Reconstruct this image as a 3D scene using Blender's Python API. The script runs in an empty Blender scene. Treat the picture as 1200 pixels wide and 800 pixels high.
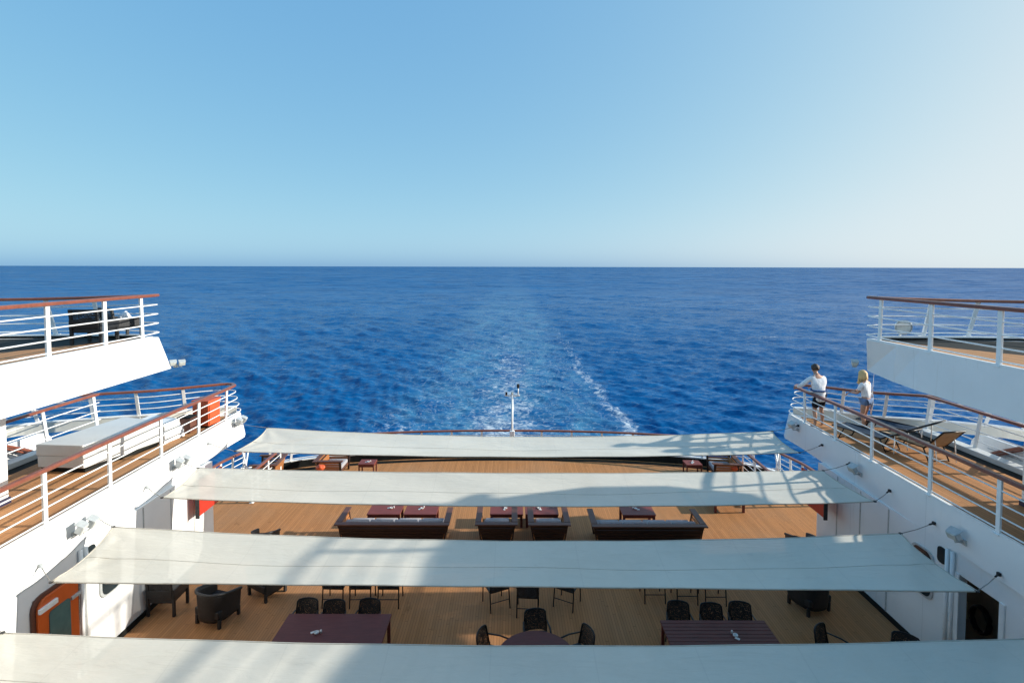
import bpy, bmesh, math, random
import numpy as np
from mathutils import Vector, Matrix, Euler

random.seed(7)
SC = bpy.context.scene
COL = SC.collection
R = math.radians
E = 16.0                      # eye height above the sea; every height h below the eye is at E-h
def Z(h): return E - h

# ------------------------------------------------------------------ camera, sky, sun, exposure
cam = bpy.data.cameras.new('camera'); camo = bpy.data.objects.new('camera', cam); COL.objects.link(camo)
cam.sensor_fit = 'HORIZONTAL'; cam.sensor_width = 36.0; cam.lens = 36.0*620/1200
cam.shift_y = -61.7/1200; cam.clip_start = .1; cam.clip_end = 120000
camo.location = (0, 0, E)
camo.rotation_euler = (Matrix.Rotation(R(90-2.4), 3, 'X') @ Matrix.Rotation(R(.13), 3, 'Z')).to_euler()
SC.camera = camo

SUN_DIR = Vector((2.55, .13, 1.0)).normalized()      # towards the sun
el = math.asin(SUN_DIR.z); az = math.atan2(SUN_DIR.x, SUN_DIR.y)
w = bpy.data.worlds.new('World'); SC.world = w; w.use_nodes = True
nt = w.node_tree; nt.nodes.clear()
sky = nt.nodes.new('ShaderNodeTexSky'); sky.sky_type = 'NISHITA'; sky.sun_disc = False
sky.sun_elevation = el; sky.sun_rotation = az
sky.altitude = 0; sky.air_density = .3; sky.dust_density = 2.0; sky.ozone_density = 4.0
bg = nt.nodes.new('ShaderNodeBackground'); bg.inputs[1].default_value = .15
wo = nt.nodes.new('ShaderNodeOutputWorld')
sep = nt.nodes.new('ShaderNodeSeparateColor'); cmb = nt.nodes.new('ShaderNodeCombineColor'); nt.links.new(sky.outputs[0], sep.inputs[0])
for i, (g, k, top) in enumerate(((.65, .385, .74), (.40, .545, .85), (.20, .70, .90))):      # per-channel tone curve: flattens the sky colour towards a pale even blue
    pw = nt.nodes.new('ShaderNodeMath'); pw.operation = 'POWER'; pw.inputs[1].default_value = g
    ml = nt.nodes.new('ShaderNodeMath'); ml.operation = 'MULTIPLY'; ml.inputs[1].default_value = k/(.15*2**.6)
    mn = nt.nodes.new('ShaderNodeMath'); mn.operation = 'SMOOTH_MIN'; mn.inputs[1].default_value = top/(.15*2**.6); mn.inputs[2].default_value = .4/(.15*2**.6)
    nt.links.new(sep.outputs[i], pw.inputs[0]); nt.links.new(pw.outputs[0], ml.inputs[0]); nt.links.new(ml.outputs[0], mn.inputs[0]); nt.links.new(mn.outputs[0], cmb.inputs[i])
nt.links.new(cmb.outputs[0], bg.inputs[0]); nt.links.new(bg.outputs[0], wo.inputs[0])
sl = bpy.data.lights.new('sun', 'SUN'); sl.energy = 4.2; sl.angle = R(.75); sl.color = (1, .93, .82)
so = bpy.data.objects.new('sun', sl); COL.objects.link(so)
so.rotation_euler = SUN_DIR.to_track_quat('Z', 'Y').to_euler(); so.location = (60, 10, 60)
SC.view_settings.view_transform = 'Standard'; SC.view_settings.look = 'None'
SC.view_settings.exposure = .6; SC.view_settings.gamma = 1; SC.view_settings.use_curve_mapping = False
SC.cycles.max_bounces = 8; SC.cycles.transparent_max_bounces = 12
SC.cycles.use_denoising = True

# ------------------------------------------------------------------ node helpers and materials
class NT:
    def __init__(s, name):
        s.m = bpy.data.materials.new(name); s.m.use_nodes = True; s.t = s.m.node_tree; s.t.nodes.clear()
        s.out = s.t.nodes.new('ShaderNodeOutputMaterial')
    def n(s, typ, ins=None, **props):
        nd = s.t.nodes.new('ShaderNode'+typ)
        for k, v in props.items(): setattr(nd, k, v)
        for k, v in (ins or {}).items():
            sock = nd.inputs[k]
            if isinstance(v, bpy.types.NodeSocket): s.t.links.new(v, sock)
            elif isinstance(v, (tuple, list)) and len(v) == 3 and sock.type == 'RGBA': sock.default_value = (*v, 1)
            else: sock.default_value = v
        return nd
    def math(s, op, a, b=0.0, c=0.0, clamp=False):
        nd = s.n('Math', {0: a, 1: b, 2: c}, operation=op); nd.use_clamp = clamp; return nd.outputs[0]
    def noise(s, vec, scale, detail=4, rough=.55, dist=0.0):
        return s.n('TexNoise', {'Vector': vec, 'Scale': scale, 'Detail': detail, 'Roughness': rough, 'Distortion': dist}).outputs[0]
    def mapr(s, v, a, b, c=0.0, d=1.0, smooth=False):
        nd = s.n('MapRange', {0: v, 1: a, 2: b, 3: c, 4: d}); nd.clamp = True
        if smooth: nd.interpolation_type = 'SMOOTHSTEP'
        return nd.outputs[0]
    def mix(s, f, a, b):
        nd = s.n('Mix', {}, data_type='RGBA')
        for i, v in ((0, f), (6, a), (7, b)):
            if isinstance(v, bpy.types.NodeSocket): s.t.links.new(v, nd.inputs[i])
            else: nd.inputs[i].default_value = (*v, 1) if isinstance(v, (tuple, list)) else v
        return nd.outputs[2]
    def coords(s): return s.n('TexCoord').outputs['Object']
    def stretch(s, vec, sc):
        return s.n('Mapping', {'Vector': vec, 'Scale': sc}).outputs[0]
    def bump(s, h, strength, dist=.02):
        return s.n('Bump', {'Height': h, 'Strength': strength, 'Distance': dist}).outputs[0]
    def finish(s, sh): s.t.links.new(sh, s.out.inputs[0]); return s.m

def dk(c, f): return tuple(min(1, x*f) for x in c)

def mk(name, base, rough=.5, metal=0.0, var=.12, scale=6, stain=None, stretch=(1, 1, 1), bump=0.0, bscale=60, spec=.5):
    t = NT(name); co = t.coords(); v = t.stretch(co, stretch)
    f = t.mapr(t.noise(v, scale, 5, .6), .3, .7)
    c = t.mix(f, dk(base, 1-var), dk(base, 1+var))
    if stain:
        g = t.mapr(t.noise(t.stretch(co, (1.5, 1.5, .35)), 2.2, 8, .68, .3), .56, .74)
        c = t.mix(t.math('MULTIPLY', g, stain[1]), c, stain[0])
    ins = {'Base Color': c, 'Roughness': t.mapr(t.noise(v, scale*2.3, 3), .3, .7, max(.02, rough-.1), min(1, rough+.1)),
           'Metallic': metal, 'Specular IOR Level': spec}
    if bump: ins['Normal'] = t.bump(t.noise(v, bscale, 4), bump, .01)
    return t.finish(t.n('BsdfPrincipled', ins).outputs[0])

def wood_mat(name, base, rough=.4, axis=(12, 12, 1)):
    t = NT(name); co = t.coords(); v = t.stretch(co, axis)
    f = t.mapr(t.noise(v, 2.2, 6, .65, .6), .3, .7)
    g = t.mapr(t.noise(co, .9, 3), .35, .65)
    c = t.mix(f, dk(base, .72), dk(base, 1.2)); c = t.mix(t.math('MULTIPLY', g, .35), c, dk(base, .65))
    return t.finish(t.n('BsdfPrincipled', {'Base Color': c, 'Roughness': rough, 'Normal': t.bump(f, .15, .004)}).outputs[0])

def deck_mat(name, base, plank=.075, wear=(.36, .29, .22)):
    # teak planks laid fore and aft with dark caulking, butt joints and weathering
    t = NT(name); co = t.coords(); sx = t.n('SeparateXYZ', {0: co}); X, Y = sx.outputs[0], sx.outputs[1]
    px = t.math('DIVIDE', X, plank); ix = t.math('FLOOR', px); fx = t.math('FRACT', px)
    off = t.n('TexWhiteNoise', {'W': ix}, noise_dimensions='1D').outputs[0]
    py = t.math('ADD', t.math('DIVIDE', Y, 2.4), t.math('MULTIPLY', off, 7.0)); iy = t.math('FLOOR', py); fy = t.math('FRACT', py)
    pid = t.n('CombineXYZ', {0: ix, 1: iy, 2: 0.0}).outputs[0]
    rnd = t.n('TexWhiteNoise', {'Vector': pid}, noise_dimensions='3D').outputs[0]
    c = t.mix(rnd, dk(base, .86), dk(base, 1.12))
    gr = t.mapr(t.noise(t.stretch(co, (30, 1.6, 1)), 1.6, 5, .6), .3, .7)
    c = t.mix(t.math('MULTIPLY', gr, .4), c, dk(base, .68))
    big = t.mapr(t.noise(co, .55, 6, .62, .4), .42, .72)
    c = t.mix(t.math('MULTIPLY', big, .45), c, wear)
    spots = t.mapr(t.noise(t.stretch(co, (1, .7, 1)), 2.1, 7, .7, .5), .64, .76)
    c = t.mix(t.math('MULTIPLY', spots, .7), c, dk(base, .3))
    caulk = t.math('ADD', t.math('LESS_THAN', fx, .09), t.math('LESS_THAN', fy, .004), clamp=True)
    c = t.mix(t.math('MULTIPLY', caulk, .6), c, (.035, .025, .02))
    h = t.math('SUBTRACT', gr, t.math('MULTIPLY', caulk, 2.0))
    return t.finish(t.n('BsdfPrincipled', {'Base Color': c, 'Roughness': t.mapr(big, 0, 1, .6, .75), 'Specular IOR Level': .12,
                                           'Normal': t.bump(h, .2, .003)}).outputs[0])

def awning_mat(name):
    t = NT(name); co = t.coords()
    big = t.mapr(t.noise(co, .8, 7, .65, .6), .4, .72); fine = t.noise(t.stretch(co, (1, 6, 1)), 14, 4, .7)
    c = t.mix(t.math('MULTIPLY', big, .4), (.72, .68, .58), (.57, .535, .445))
    streak = t.mapr(t.noise(t.stretch(co, (1.1, 5.0, 1)), 1.7, 8, .72, .9), .6, .78)
    c = t.mix(t.math('MULTIPLY', streak, .55), c, (.46, .44, .38))
    rust = t.mapr(t.noise(t.stretch(co, (1.3, 1.3, 1)), 1.15, 9, .75, .4), .68, .8)
    c = t.mix(t.math('MULTIPLY', rust, .3), c, (.45, .33, .2))
    c = t.mix(t.math('MULTIPLY', t.mapr(fine, .3, .7), .12), c, (.9, .9, .86))
    sx = t.n('SeparateXYZ', {0: co}); fx = t.math('FRACT', t.math('DIVIDE', t.math('ADD', sx.outputs[0], .31), 1.52))
    seam = t.math('LESS_THAN', fx, .012); c = t.mix(t.math('MULTIPLY', seam, .10), c, (.35, .33, .3))
    wr = t.n('TexNoise', {'Vector': t.stretch(co, (.6, 3.2, 1)), 'Scale': 1.6, 'Detail': 5.0, 'Distortion': .7}).outputs[0]
    nm = t.bump(t.math('ADD', wr, t.math('MULTIPLY', fine, .08)), .45, .05)
    d = t.n('BsdfDiffuse', {'Color': c, 'Normal': nm}).outputs[0]
    tl = t.n('BsdfTranslucent', {'Color': c, 'Normal': nm}).outputs[0]
    a = t.n('MixShader', {0: .05, 1: d, 2: tl}).outputs[0]
    tr = t.n('BsdfTransparent', {}).outputs[0]
    return t.finish(t.n('MixShader', {0: .075, 1: a, 2: tr}).outputs[0])

def woven_mat(name, base, sc=38, th=.42):
    t = NT(name); co = t.coords()
    v = t.n('TexVoronoi', {'Vector': co, 'Scale': float(sc)}, feature='DISTANCE_TO_EDGE').outputs[0]
    hole = t.math('GREATER_THAN', v, th*.5)
    p = t.n('BsdfPrincipled', {'Base Color': base, 'Roughness': .55}).outputs[0]
    return t.finish(t.n('MixShader', {0: hole, 1: p, 2: t.n('BsdfTransparent', {}).outputs[0]}).outputs[0])

def cloth_mat(name, base, wsc=220, rough=.9):
    t = NT(name); co = t.coords()
    f = t.mapr(t.noise(co, 9, 5, .6), .3, .7); c = t.mix(f, dk(base, .85), dk(base, 1.12))
    wv = t.noise(co, wsc, 2)
    fold = t.noise(t.stretch(co, (1, 1, .4)), 11, 3, .5, .8)
    nm = t.bump(t.math('ADD', fold, t.math('MULTIPLY', wv, .1)), .5, .03)
    return t.finish(t.n('BsdfPrincipled', {'Base Color': c, 'Roughness': rough, 'Normal': nm, 'Specular IOR Level': .2}).outputs[0])

def sea_mat():
    t = NT('sea_water'); co = t.coords(); sx = t.n('SeparateXYZ', {0: co}); X, Y = sx.outputs[0], sx.outputs[1]
    dist = t.n('VectorMath', {0: co}, operation='LENGTH').outputs['Value']
    # wobbling wake lines left by the ship
    wob = t.math('MULTIPLY', t.math('SUBTRACT', t.noise(co, .07, 4), .5), 6.0)
    xr = t.math('ADD', X, wob)
    def line(cx, wdt):
        d = t.math('DIVIDE', t.math('SUBTRACT', xr, cx), wdt); return t.math('POWER', 2.718, t.math('MULTIPLY', t.math('MULTIPLY', d, d), -1.0))
    eR = t.math('MULTIPLY', line(11.0, t.math('ADD', 1.5, t.math('MULTIPLY', Y, .008))), t.mapr(Y, 45, 190, .87, .45))
    eL = t.math('MULTIPLY', line(-12.0, t.math('ADD', 3.0, t.math('MULTIPLY', Y, .012))), t.mapr(Y, 45, 95, .80, .25))
    core = t.math('MULTIPLY', line(-.5, 8.5), t.mapr(Y, 44, 150, .83, .54))
    m = t.math('MAXIMUM', t.math('MAXIMUM', eR, eL), core)
    n1 = t.noise(t.stretch(co, (1, .75, 1)), .34, 10, .7, 1.6); n2 = t.noise(co, 1.9, 7, .72, .8)
    nn = t.math('ADD', t.math('MULTIPLY', n1, .45), t.math('MULTIPLY', n2, .55))
    thr = t.math('SUBTRACT', .84, t.math('MULTIPLY', m, .44))
    foam = t.mapr(t.math('SUBTRACT', nn, thr), -.03, .13)
    cap = t.math('MULTIPLY', t.mapr(t.noise(t.stretch(co, (.5, 1.4, 1)), .085, 4, .6, .6), .665, .71), t.mapr(n2, .49, .62))
    inside = t.math('MULTIPLY', t.mapr(xr, -20, -8, 0, 1, True), t.mapr(xr, 7, 14, 1, 0, True))
    # thin lace of old foam all over the churned track
    lace = t.mapr(t.math('ABSOLUTE', t.math('SUBTRACT', t.noise(t.stretch(co, (1, .6, 1)), .42, 6, .62, 2.2), .5)), .0, .045, 1, 0)
    lace = t.math('MULTIPLY', t.math('MULTIPLY', lace, inside), t.mapr(n2, .46, .6))
    lace = t.math('MULTIPLY', lace, t.mapr(Y, 45, 330, .42, .0))
    foam = t.math('MAXIMUM', foam, t.math('MAXIMUM', lace, t.math('MULTIPLY', cap, .75)))
    milky = t.math('MULTIPLY', inside, t.math('POWER', t.mapr(Y, 40, 520, 1.0, .0), 1.4))
    milky = t.math('MULTIPLY', milky, t.mapr(t.noise(t.stretch(co, (1, .4, 1)), .16, 8, .7, 1.8), .40, .68))
    deep = t.mix(t.mapr(t.noise(t.stretch(co, (.5, 1, 1)), .02, 4), .35, .65), (.0008, .080, .240), (.0018, .100, .285))
    c = t.mix(t.math('MULTIPLY', milky, .75), deep, (.085, .27, .41))
    c = t.mix(foam, c, (.72, .78, .8))
    # wind ripples smaller than the mesh: facets tilted by several octaves of noise
    calm = t.math('SUBTRACT', 1.0, t.math('MULTIPLY', t.math('MULTIPLY', inside, t.mapr(Y, 60, 300, .1, .62)), t.mapr(t.noise(t.stretch(co, (1, .35, 1)), .06, 4, .6, .8), .38, .6)))
    acc = t.n('NewGeometry').outputs['Normal']
    for sc, det, amp in ((7.5, 3, .55), (2.6, 4, .95), (.75, 6, t.mapr(dist, 40, 200, .9, 1.3)), (.20, 7, t.mapr(dist, 50, 260, .08, 1.35)), (.05, 8, t.mapr(dist, 150, 700, 0, 2.2)), (.012, 9, t.mapr(dist, 600, 2500, 0, 2.6))):
        nz = t.n('TexNoise', {'Vector': t.stretch(co, (.48, 1.1, 1)), 'Scale': sc, 'Detail': float(det), 'Roughness': .64, 'Distortion': .25}).outputs['Color']
        d = t.n('VectorMath', {0: nz, 1: (.5, .5, .5)}, operation='SUBTRACT').outputs[0]
        a = t.math('MULTIPLY', calm, amp)
        k = t.n('CombineXYZ', {0: t.math('MULTIPLY', a, .75), 1: a, 2: 0.0}).outputs[0]
        acc = t.n('VectorMath', {0: d, 1: k, 2: acc}, operation='MULTIPLY_ADD').outputs[0]
    nm = t.n('VectorMath', {0: acc}, operation='NORMALIZE').outputs[0]
    rough = t.math('MAXIMUM', t.math('MULTIPLY', foam, .8), t.mapr(dist, 50, 400, .12, .22))
    p = t.n('BsdfPrincipled', {'Base Color': c, 'Roughness': rough, 'IOR': 1.333, 'Normal': nm, 'Specular IOR Level': .4}).outputs[0]
    # low grazing angles: wave facets hide one another, so less of the sky is mirrored than a flat sheet would show
    b = t.n('MixShader', {0: t.mapr(dist, 50, 420, .42, .56), 1: p, 2: t.n('BsdfDiffuse', {'Color': c, 'Normal': nm}).outputs[0]}).outputs[0]
    return t.finish(b)

M = {}
M['white_plain'] = mk('white_paint', (.80, .81, .80), .38, var=.03, scale=1.2, stain=((.62, .60, .54), .28), bump=.06, bscale=3)
def plate_mat(name):
    t = NT(name); co = t.coords(); sx = t.n('SeparateXYZ', {0: co}); base = (.86, .87, .865)
    c = t.mix(t.mapr(t.noise(co, 1.1, 6, .6), .35, .7), dk(base, .95), dk(base, 1.01))
    drip = t.mapr(t.noise(t.stretch(co, (2.6, 2.6, .28)), 1.6, 9, .7, .2), .60, .74)
    c = t.mix(t.math('MULTIPLY', drip, .35), c, (.58, .52, .42))
    rust = t.mapr(t.noise(t.stretch(co, (5, 5, .5)), 1.1, 6, .6), .70, .76)
    c = t.mix(t.math('MULTIPLY', rust, .4), c, (.38, .19, .09))
    fy = t.math('FRACT', t.math('DIVIDE', sx.outputs[1], 2.35))
    weld = t.math('LESS_THAN', t.math('ABSOLUTE', t.math('SUBTRACT', fy, .5)), .004)
    c = t.mix(t.math('MULTIPLY', weld, .22), c, (.4, .4, .38))
    wav = t.noise(t.stretch(co, (1, 1, 1)), 1.5, 3, .5)
    h = t.math('ADD', t.math('MULTIPLY', wav, 1.0), t.math('MULTIPLY', weld, .3))
    return t.finish(t.n('BsdfPrincipled', {'Base Color': c, 'Roughness': t.mapr(t.noise(co, 5, 4), .3, .7, .3, .5), 'Normal': t.bump(h, .25, .03)}).outputs[0])
M['white'] = plate_mat('white_ship_plate')
M['rail_white'] = mk('white_rail_paint', (.84, .85, .84), .35, var=.04, scale=5, stain=((.55, .42, .3), .25))
M['cream'] = mk('cream_paint', (.66, .65, .58), .45, var=.06, scale=2, stain=((.5, .42, .3), .4))
M['locker'] = mk('locker_grey_white', (.66, .68, .67), .4, var=.05, scale=2, stain=((.5, .5, .46), .3))
M['varnish'] = wood_mat('varnished_handrail', (.25, .078, .045), .28, (3, 3, 3))
M['teak'] = deck_mat('teak_deck', (.49, .225, .088), .062, (.40, .25, .15))
M['teak_mid'] = deck_mat('teak_terrace', (.52, .26, .115), .075, (.38, .25, .15))
M['gutter'] = mk('dark_waterway', (.012, .014, .013), .7, var=.3, scale=4, stain=((.05, .04, .03), .35), spec=.2)
M['brown_gutter'] = mk('brown_waterway', (.14, .085, .055), .6, var=.25, scale=3)
M['navy'] = mk('navy_paint', (.03, .03, .07), .45)
M['awning'] = awning_mat('awning_canvas')
M['rope'] = mk('weathered_rope', (.26, .25, .23), .85, var=.3, scale=30)
M['iron'] = mk('dark_iron', (.03, .03, .032), .45, metal=.4, var=.3, scale=20)
M['hem'] = mk('awning_hem', (.52, .48, .40), .9, var=.15, scale=4, stain=((.4, .28, .14), .5))
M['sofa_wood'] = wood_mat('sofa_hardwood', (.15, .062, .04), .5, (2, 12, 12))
M['sofa_shaded'] = wood_mat('sofa_hardwood_shaded', (.045, .02, .014), .5, (2, 12, 12))  # same sofa wood with shade put into the near-black colour
M['sofa_sunlit'] = wood_mat('sofa_hardwood_sunlit', (.42, .17, .06), .45, (12, 2, 12))  # same sofa wood with sunlight put into the orange colour
M['cushion'] = cloth_mat('cushion_grey', (.37, .36, .38))
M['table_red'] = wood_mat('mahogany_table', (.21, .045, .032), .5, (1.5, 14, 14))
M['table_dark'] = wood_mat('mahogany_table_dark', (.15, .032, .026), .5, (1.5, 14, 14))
M['black'] = mk('black_wicker', (.016, .017, .019), .5, var=.3, scale=25, bump=.35, bscale=70)
M['weave'] = woven_mat('black_open_weave', (.018, .019, .021), 42, .34)
M['metal_black'] = mk('black_metal', (.014, .014, .015), .4, metal=.3)
M['red'] = mk('red_enamel', (.50, .035, .02), .4, var=.1)
M['orange'] = mk('orange_enamel', (.60, .10, .03), .42, var=.12, scale=3)
M['door_orange'] = mk('orange_door_paint', (.62, .115, .02), .38, var=.12, scale=2.5, stain=((.35, .09, .03), .5), stretch=(1, 1, .4))
M['door_glass'] = mk('door_window_glass', (.10, .17, .16), .08, var=.3, scale=2)
M['glass_dark'] = mk('dark_window_glass', (.02, .03, .035), .06, var=.3, scale=2)
M['lamp_grey'] = mk('lamp_grey', (.50, .53, .53), .45, metal=.2, var=.1, scale=12, stain=((.3, .25, .2), .4))
M['lamp_glass'] = mk('lamp_glass', (.60, .62, .58), .12, var=.15, scale=8)
M['skin'] = mk('skin', (.50, .27, .18), .5, var=.06, scale=9)
M['hair_brown'] = mk('brown_hair', (.055, .032, .02), .5, var=.4, scale=40, stretch=(6, 6, 1), bump=.5, bscale=30)
M['hair_blond'] = mk('blond_hair', (.72, .47, .20), .5, var=.3, scale=40, stretch=(6, 6, 1), bump=.5, bscale=30)
M['shirt'] = cloth_mat('white_shirt', (.86, .86, .88), 300)
M['denim'] = cloth_mat('denim', (.16, .24, .40), 400)
M['black_cloth'] = cloth_mat('black_cloth', (.016, .017, .022), 300)
M['blue_cloth'] = cloth_mat('blue_cloth', (.05, .10, .24), 300)
M['sling'] = cloth_mat('lounger_fabric', (.40, .30, .20), 300)
M['sling_navy'] = cloth_mat('lounger_navy_fabric', (.02, .045, .08), 300)
M['ash_white'] = mk('white_ceramic', (.78, .78, .76), .25, var=.05)
M['eye'] = mk('eye_dark', (.03, .02, .02), .3)
M['lip'] = mk('lips', (.42, .15, .12), .5)
M['dark_wall'] = mk('passage_paint', (.22, .18, .13), .6, var=.2, scale=2)
M['box_cream'] = mk('cream_plastic', (.58, .50, .30), .5, var=.08)
M['hose'] = mk('black_rubber', (.014, .014, .014), .6)
M['sea'] = sea_mat()

# ------------------------------------------------------------------ mesh helpers
def catmull(pts, n=6):
    P = [Vector(p) for p in pts]; out = []
    for i in range(len(P)-1):
        p0 = P[max(i-1, 0)]; p1 = P[i]; p2 = P[i+1]; p3 = P[min(i+2, len(P)-1)]
        for k in range(n):
            t = k/n
            out.append(.5*((2*p1)+(p2-p0)*t+(2*p0-5*p1+4*p2-p3)*t*t+(3*p1-p0-3*p2+p3)*t**3))
    out.append(P[-1]); return out

class MB:
    def __init__(s): s.bm = bmesh.new()
    def _faces(s, vs, fs):
        V = [s.bm.verts.new(v) for v in vs]
        for f in fs:
            try: s.bm.faces.new([V[i] for i in f])
            except ValueError: pass
        return V
    def box(s, x0, x1, y0, y1, z0, z1, mat=None):
        c = [(x, y, z) for z in (z0, z1) for x, y in ((x0, y0), (x1, y0), (x1, y1), (x0, y1))]
        if mat is not None: c = [mat @ Vector(p) for p in c]
        s._faces(c, [(3, 2, 1, 0), (4, 5, 6, 7), (0, 1, 5, 4), (1, 2, 6, 5), (2, 3, 7, 6), (3, 0, 4, 7)]); return s
    def cbox(s, c, size, rot=(0, 0, 0)):
        m = Matrix.Translation(c) @ Euler(rot).to_matrix().to_4x4(); a, b, d = (v/2 for v in size)
        return s.box(-a, a, -b, b, -d, d, m)
    def loft(s, top, bot):
        n = len(top); vs = list(top)+list(bot)
        s._faces(vs, [tuple(range(n)), tuple(reversed(range(n, 2*n)))]+[(i, n+i, n+(i+1) % n, (i+1) % n) for i in range(n)]); return s
    def prism(s, poly, z0, z1): return s.loft([(x, y, z1) for x, y in poly], [(x, y, z0) for x, y in poly])
    def sweep(s, pts, sec, up=Vector((0, 0, 1)), closed=False):
        P = [Vector(p) for p in pts]; n = len(P); k = len(sec); V = []
        for i in range(n):
            a = P[(i-1) % n] if (closed or i > 0) else P[i]; b = P[(i+1) % n] if (closed or i < n-1) else P[i]
            t = (b-a).normalized(); side = t.cross(up)
            if side.length < 1e-4: side = t.cross(Vector((0, 1, 0)))
            side.normalize(); u = side.cross(t).normalized()
            V.append([s.bm.verts.new(P[i]+side*p+u*q) for p, q in sec])
        for i in range(n if closed else n-1):
            for j in range(k):
                s.bm.faces.new([V[i][j], V[i][(j+1) % k], V[(i+1) % n][(j+1) % k], V[(i+1) % n][j]])
        if not closed:
            s.bm.faces.new(list(reversed(V[0]))); s.bm.faces.new(V[-1])
        return s
    def tube(s, pts, r, n=8, closed=False, flat=1.0):
        return s.sweep(pts, [(r*math.cos(2*math.pi*i/n), r*flat*math.sin(2*math.pi*i/n)) for i in range(n)], closed=closed)
    def lathe(s, prof, c=(0, 0, 0), n=20, mat=None):
        mt = mat or Matrix.Identity(4); rings = []
        for r, z in prof:
            rings.append([s.bm.verts.new(Vector(c)+mt @ Vector((r*math.cos(2*math.pi*i/n), r*math.sin(2*math.pi*i/n), z))) for i in range(n)])
        for a, b in zip(rings, rings[1:]):
            for i in range(n): s.bm.faces.new([a[i], a[(i+1) % n], b[(i+1) % n], b[i]])
        s.bm.faces.new(list(reversed(rings[0]))); s.bm.faces.new(rings[-1]); return s
    def grid(s, f, nu, nv, thick=0.0):
        V = [[s.bm.verts.new(f(i/nu, j/nv)) for j in range(nv+1)] for i in range(nu+1)]
        for i in range(nu):
            for j in range(nv): s.bm.faces.new([V[i][j], V[i+1][j], V[i+1][j+1], V[i][j+1]])
        return s
    def ball(s, c, r, sub=2, sc=(1, 1, 1), rot=(0, 0, 0)):
        m = Matrix.Translation(c) @ Euler(rot).to_matrix().to_4x4() @ Matrix.Diagonal((*sc, 1))
        bmesh.ops.create_icosphere(s.bm, subdivisions=sub, radius=r, matrix=m); return s
    def build(s, name, mat, parent=None, bevel=0.0, smooth=False, solid=0.0, jitter=0.0):
        bm = s.bm
        bmesh.ops.remove_doubles(bm, verts=bm.verts, dist=1e-5)
        if solid: bmesh.ops.solidify(bm, geom=bm.faces[:], thickness=solid)
        bmesh.ops.recalc_face_normals(bm, faces=bm.faces)
        if bevel:
            ed = [e for e in bm.edges if len(e.link_faces) == 2 and e.calc_face_angle(0) > .5]
            bmesh.ops.bevel(bm, geom=ed, offset=bevel, segments=2, profile=.5, affect='EDGES', clamp_overlap=True)
        me = bpy.data.meshes.new(name); bm.to_mesh(me); bm.free()
        if smooth:
            for p in me.polygons: p.use_smooth = True
        me.materials.append(mat)
        o = bpy.data.objects.new(name, me); COL.objects.link(o)
        if parent is not None: o.parent = parent
        return o

def thing(name, label, cat, loc=(0, 0, 0), rz=0.0, group=None):
    o = bpy.data.objects.new(name, None); COL.objects.link(o); o.empty_display_size = .2
    o.location = loc; o.rotation_euler = (0, 0, rz); o['label'] = label; o['category'] = cat
    if group: o['group'] = group
    return o
def tag(o, label, cat, group=None):
    o['label'] = label; o['category'] = cat
    if group: o['group'] = group
    return o
def struct(o): o['kind'] = 'structure'; return o
def dup(root, loc, rz=0.0, label=None, group=None, scale=None):
    r = root.copy(); COL.objects.link(r); r.location = loc; r.rotation_euler = (0, 0, rz)
    if label: r['label'] = label
    if group: r['group'] = group
    if scale: r.scale = scale
    for ch in list(root.children):
        c = ch.copy(); COL.objects.link(c); c.parent = r
        for g in ch.children:
            d = g.copy(); COL.objects.link(d); d.parent = c
    return r

# ------------------------------------------------------------------ sea (one sheet reaching the horizon)
def build_sea():
    rr = [14.0]
    while rr[-1] < 30000:
        r = rr[-1]; rr.append(r+max(.22, r*r/9920*.75) if r < 4000 else r*1.25)
    rr = np.array(rr); th = np.radians(np.linspace(-88, 88, 760)); dth = th[1]-th[0]
    Rg, Tg = np.meshgrid(rr, th, indexing='ij'); X = Rg*np.sin(Tg); Y = Rg*np.cos(Tg)
    sp = np.maximum(np.gradient(rr)[:, None]*.8, Rg*dth)
    rng = np.random.default_rng(11); H = np.zeros_like(X)
    lam = np.exp(np.linspace(math.log(.8), math.log(46), 120))
    for L in lam:
        L = L*rng.uniform(.93, 1.07); a = .0150*min(L, 2.6)**.85*max(1, L/2.6)**-.05*rng.uniform(.5, 1.25)
        d = R(-118)+rng.normal(0, .5); k = 2*math.pi/L
        fade = np.clip((L/sp-1.7)/1.3, 0, 1)
        ph = k*(X*math.cos(d)+Y*math.sin(d))+rng.uniform(0, 6.28)
        wv = np.sin(ph) if L > 9 else .35*np.cos(ph)+.75*(1.27-2*np.abs(np.sin(.5*ph)))      # short seas have pointed crests
        H += a*fade*wv
    H = H*.75; H = H+.5*np.maximum(H, 0)**2
    wake = np.clip((13-np.abs(X))/4, 0, 1)*np.clip(1.2-Y/260, 0, 1); H *= 1-.45*wake
    n, m = X.shape
    co = np.stack([X, Y, H], -1).reshape(-1, 3).astype(np.float32)
    idx = np.arange(n*m).reshape(n, m)
    q = np.stack([idx[:-1, :-1], idx[:-1, 1:], idx[1:, 1:], idx[1:, :-1]], -1).reshape(-1, 4)[:, ::-1]
    me = bpy.data.meshes.new('sea'); me.vertices.add(len(co)); me.vertices.foreach_set('co', co.ravel())
    me.loops.add(q.size); me.loops.foreach_set('vertex_index', q.ravel().astype(np.int32))
    me.polygons.add(len(q)); me.polygons.foreach_set('loop_start', (np.arange(len(q))*4).astype(np.int32))
    me.polygons.foreach_set('use_smooth', np.ones(len(q), bool)); me.update(calc_edges=True)
    me.materials.append(M['sea'])
    o = bpy.data.objects.new('sea', me); COL.objects.link(o); struct(o)
build_sea()
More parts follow.
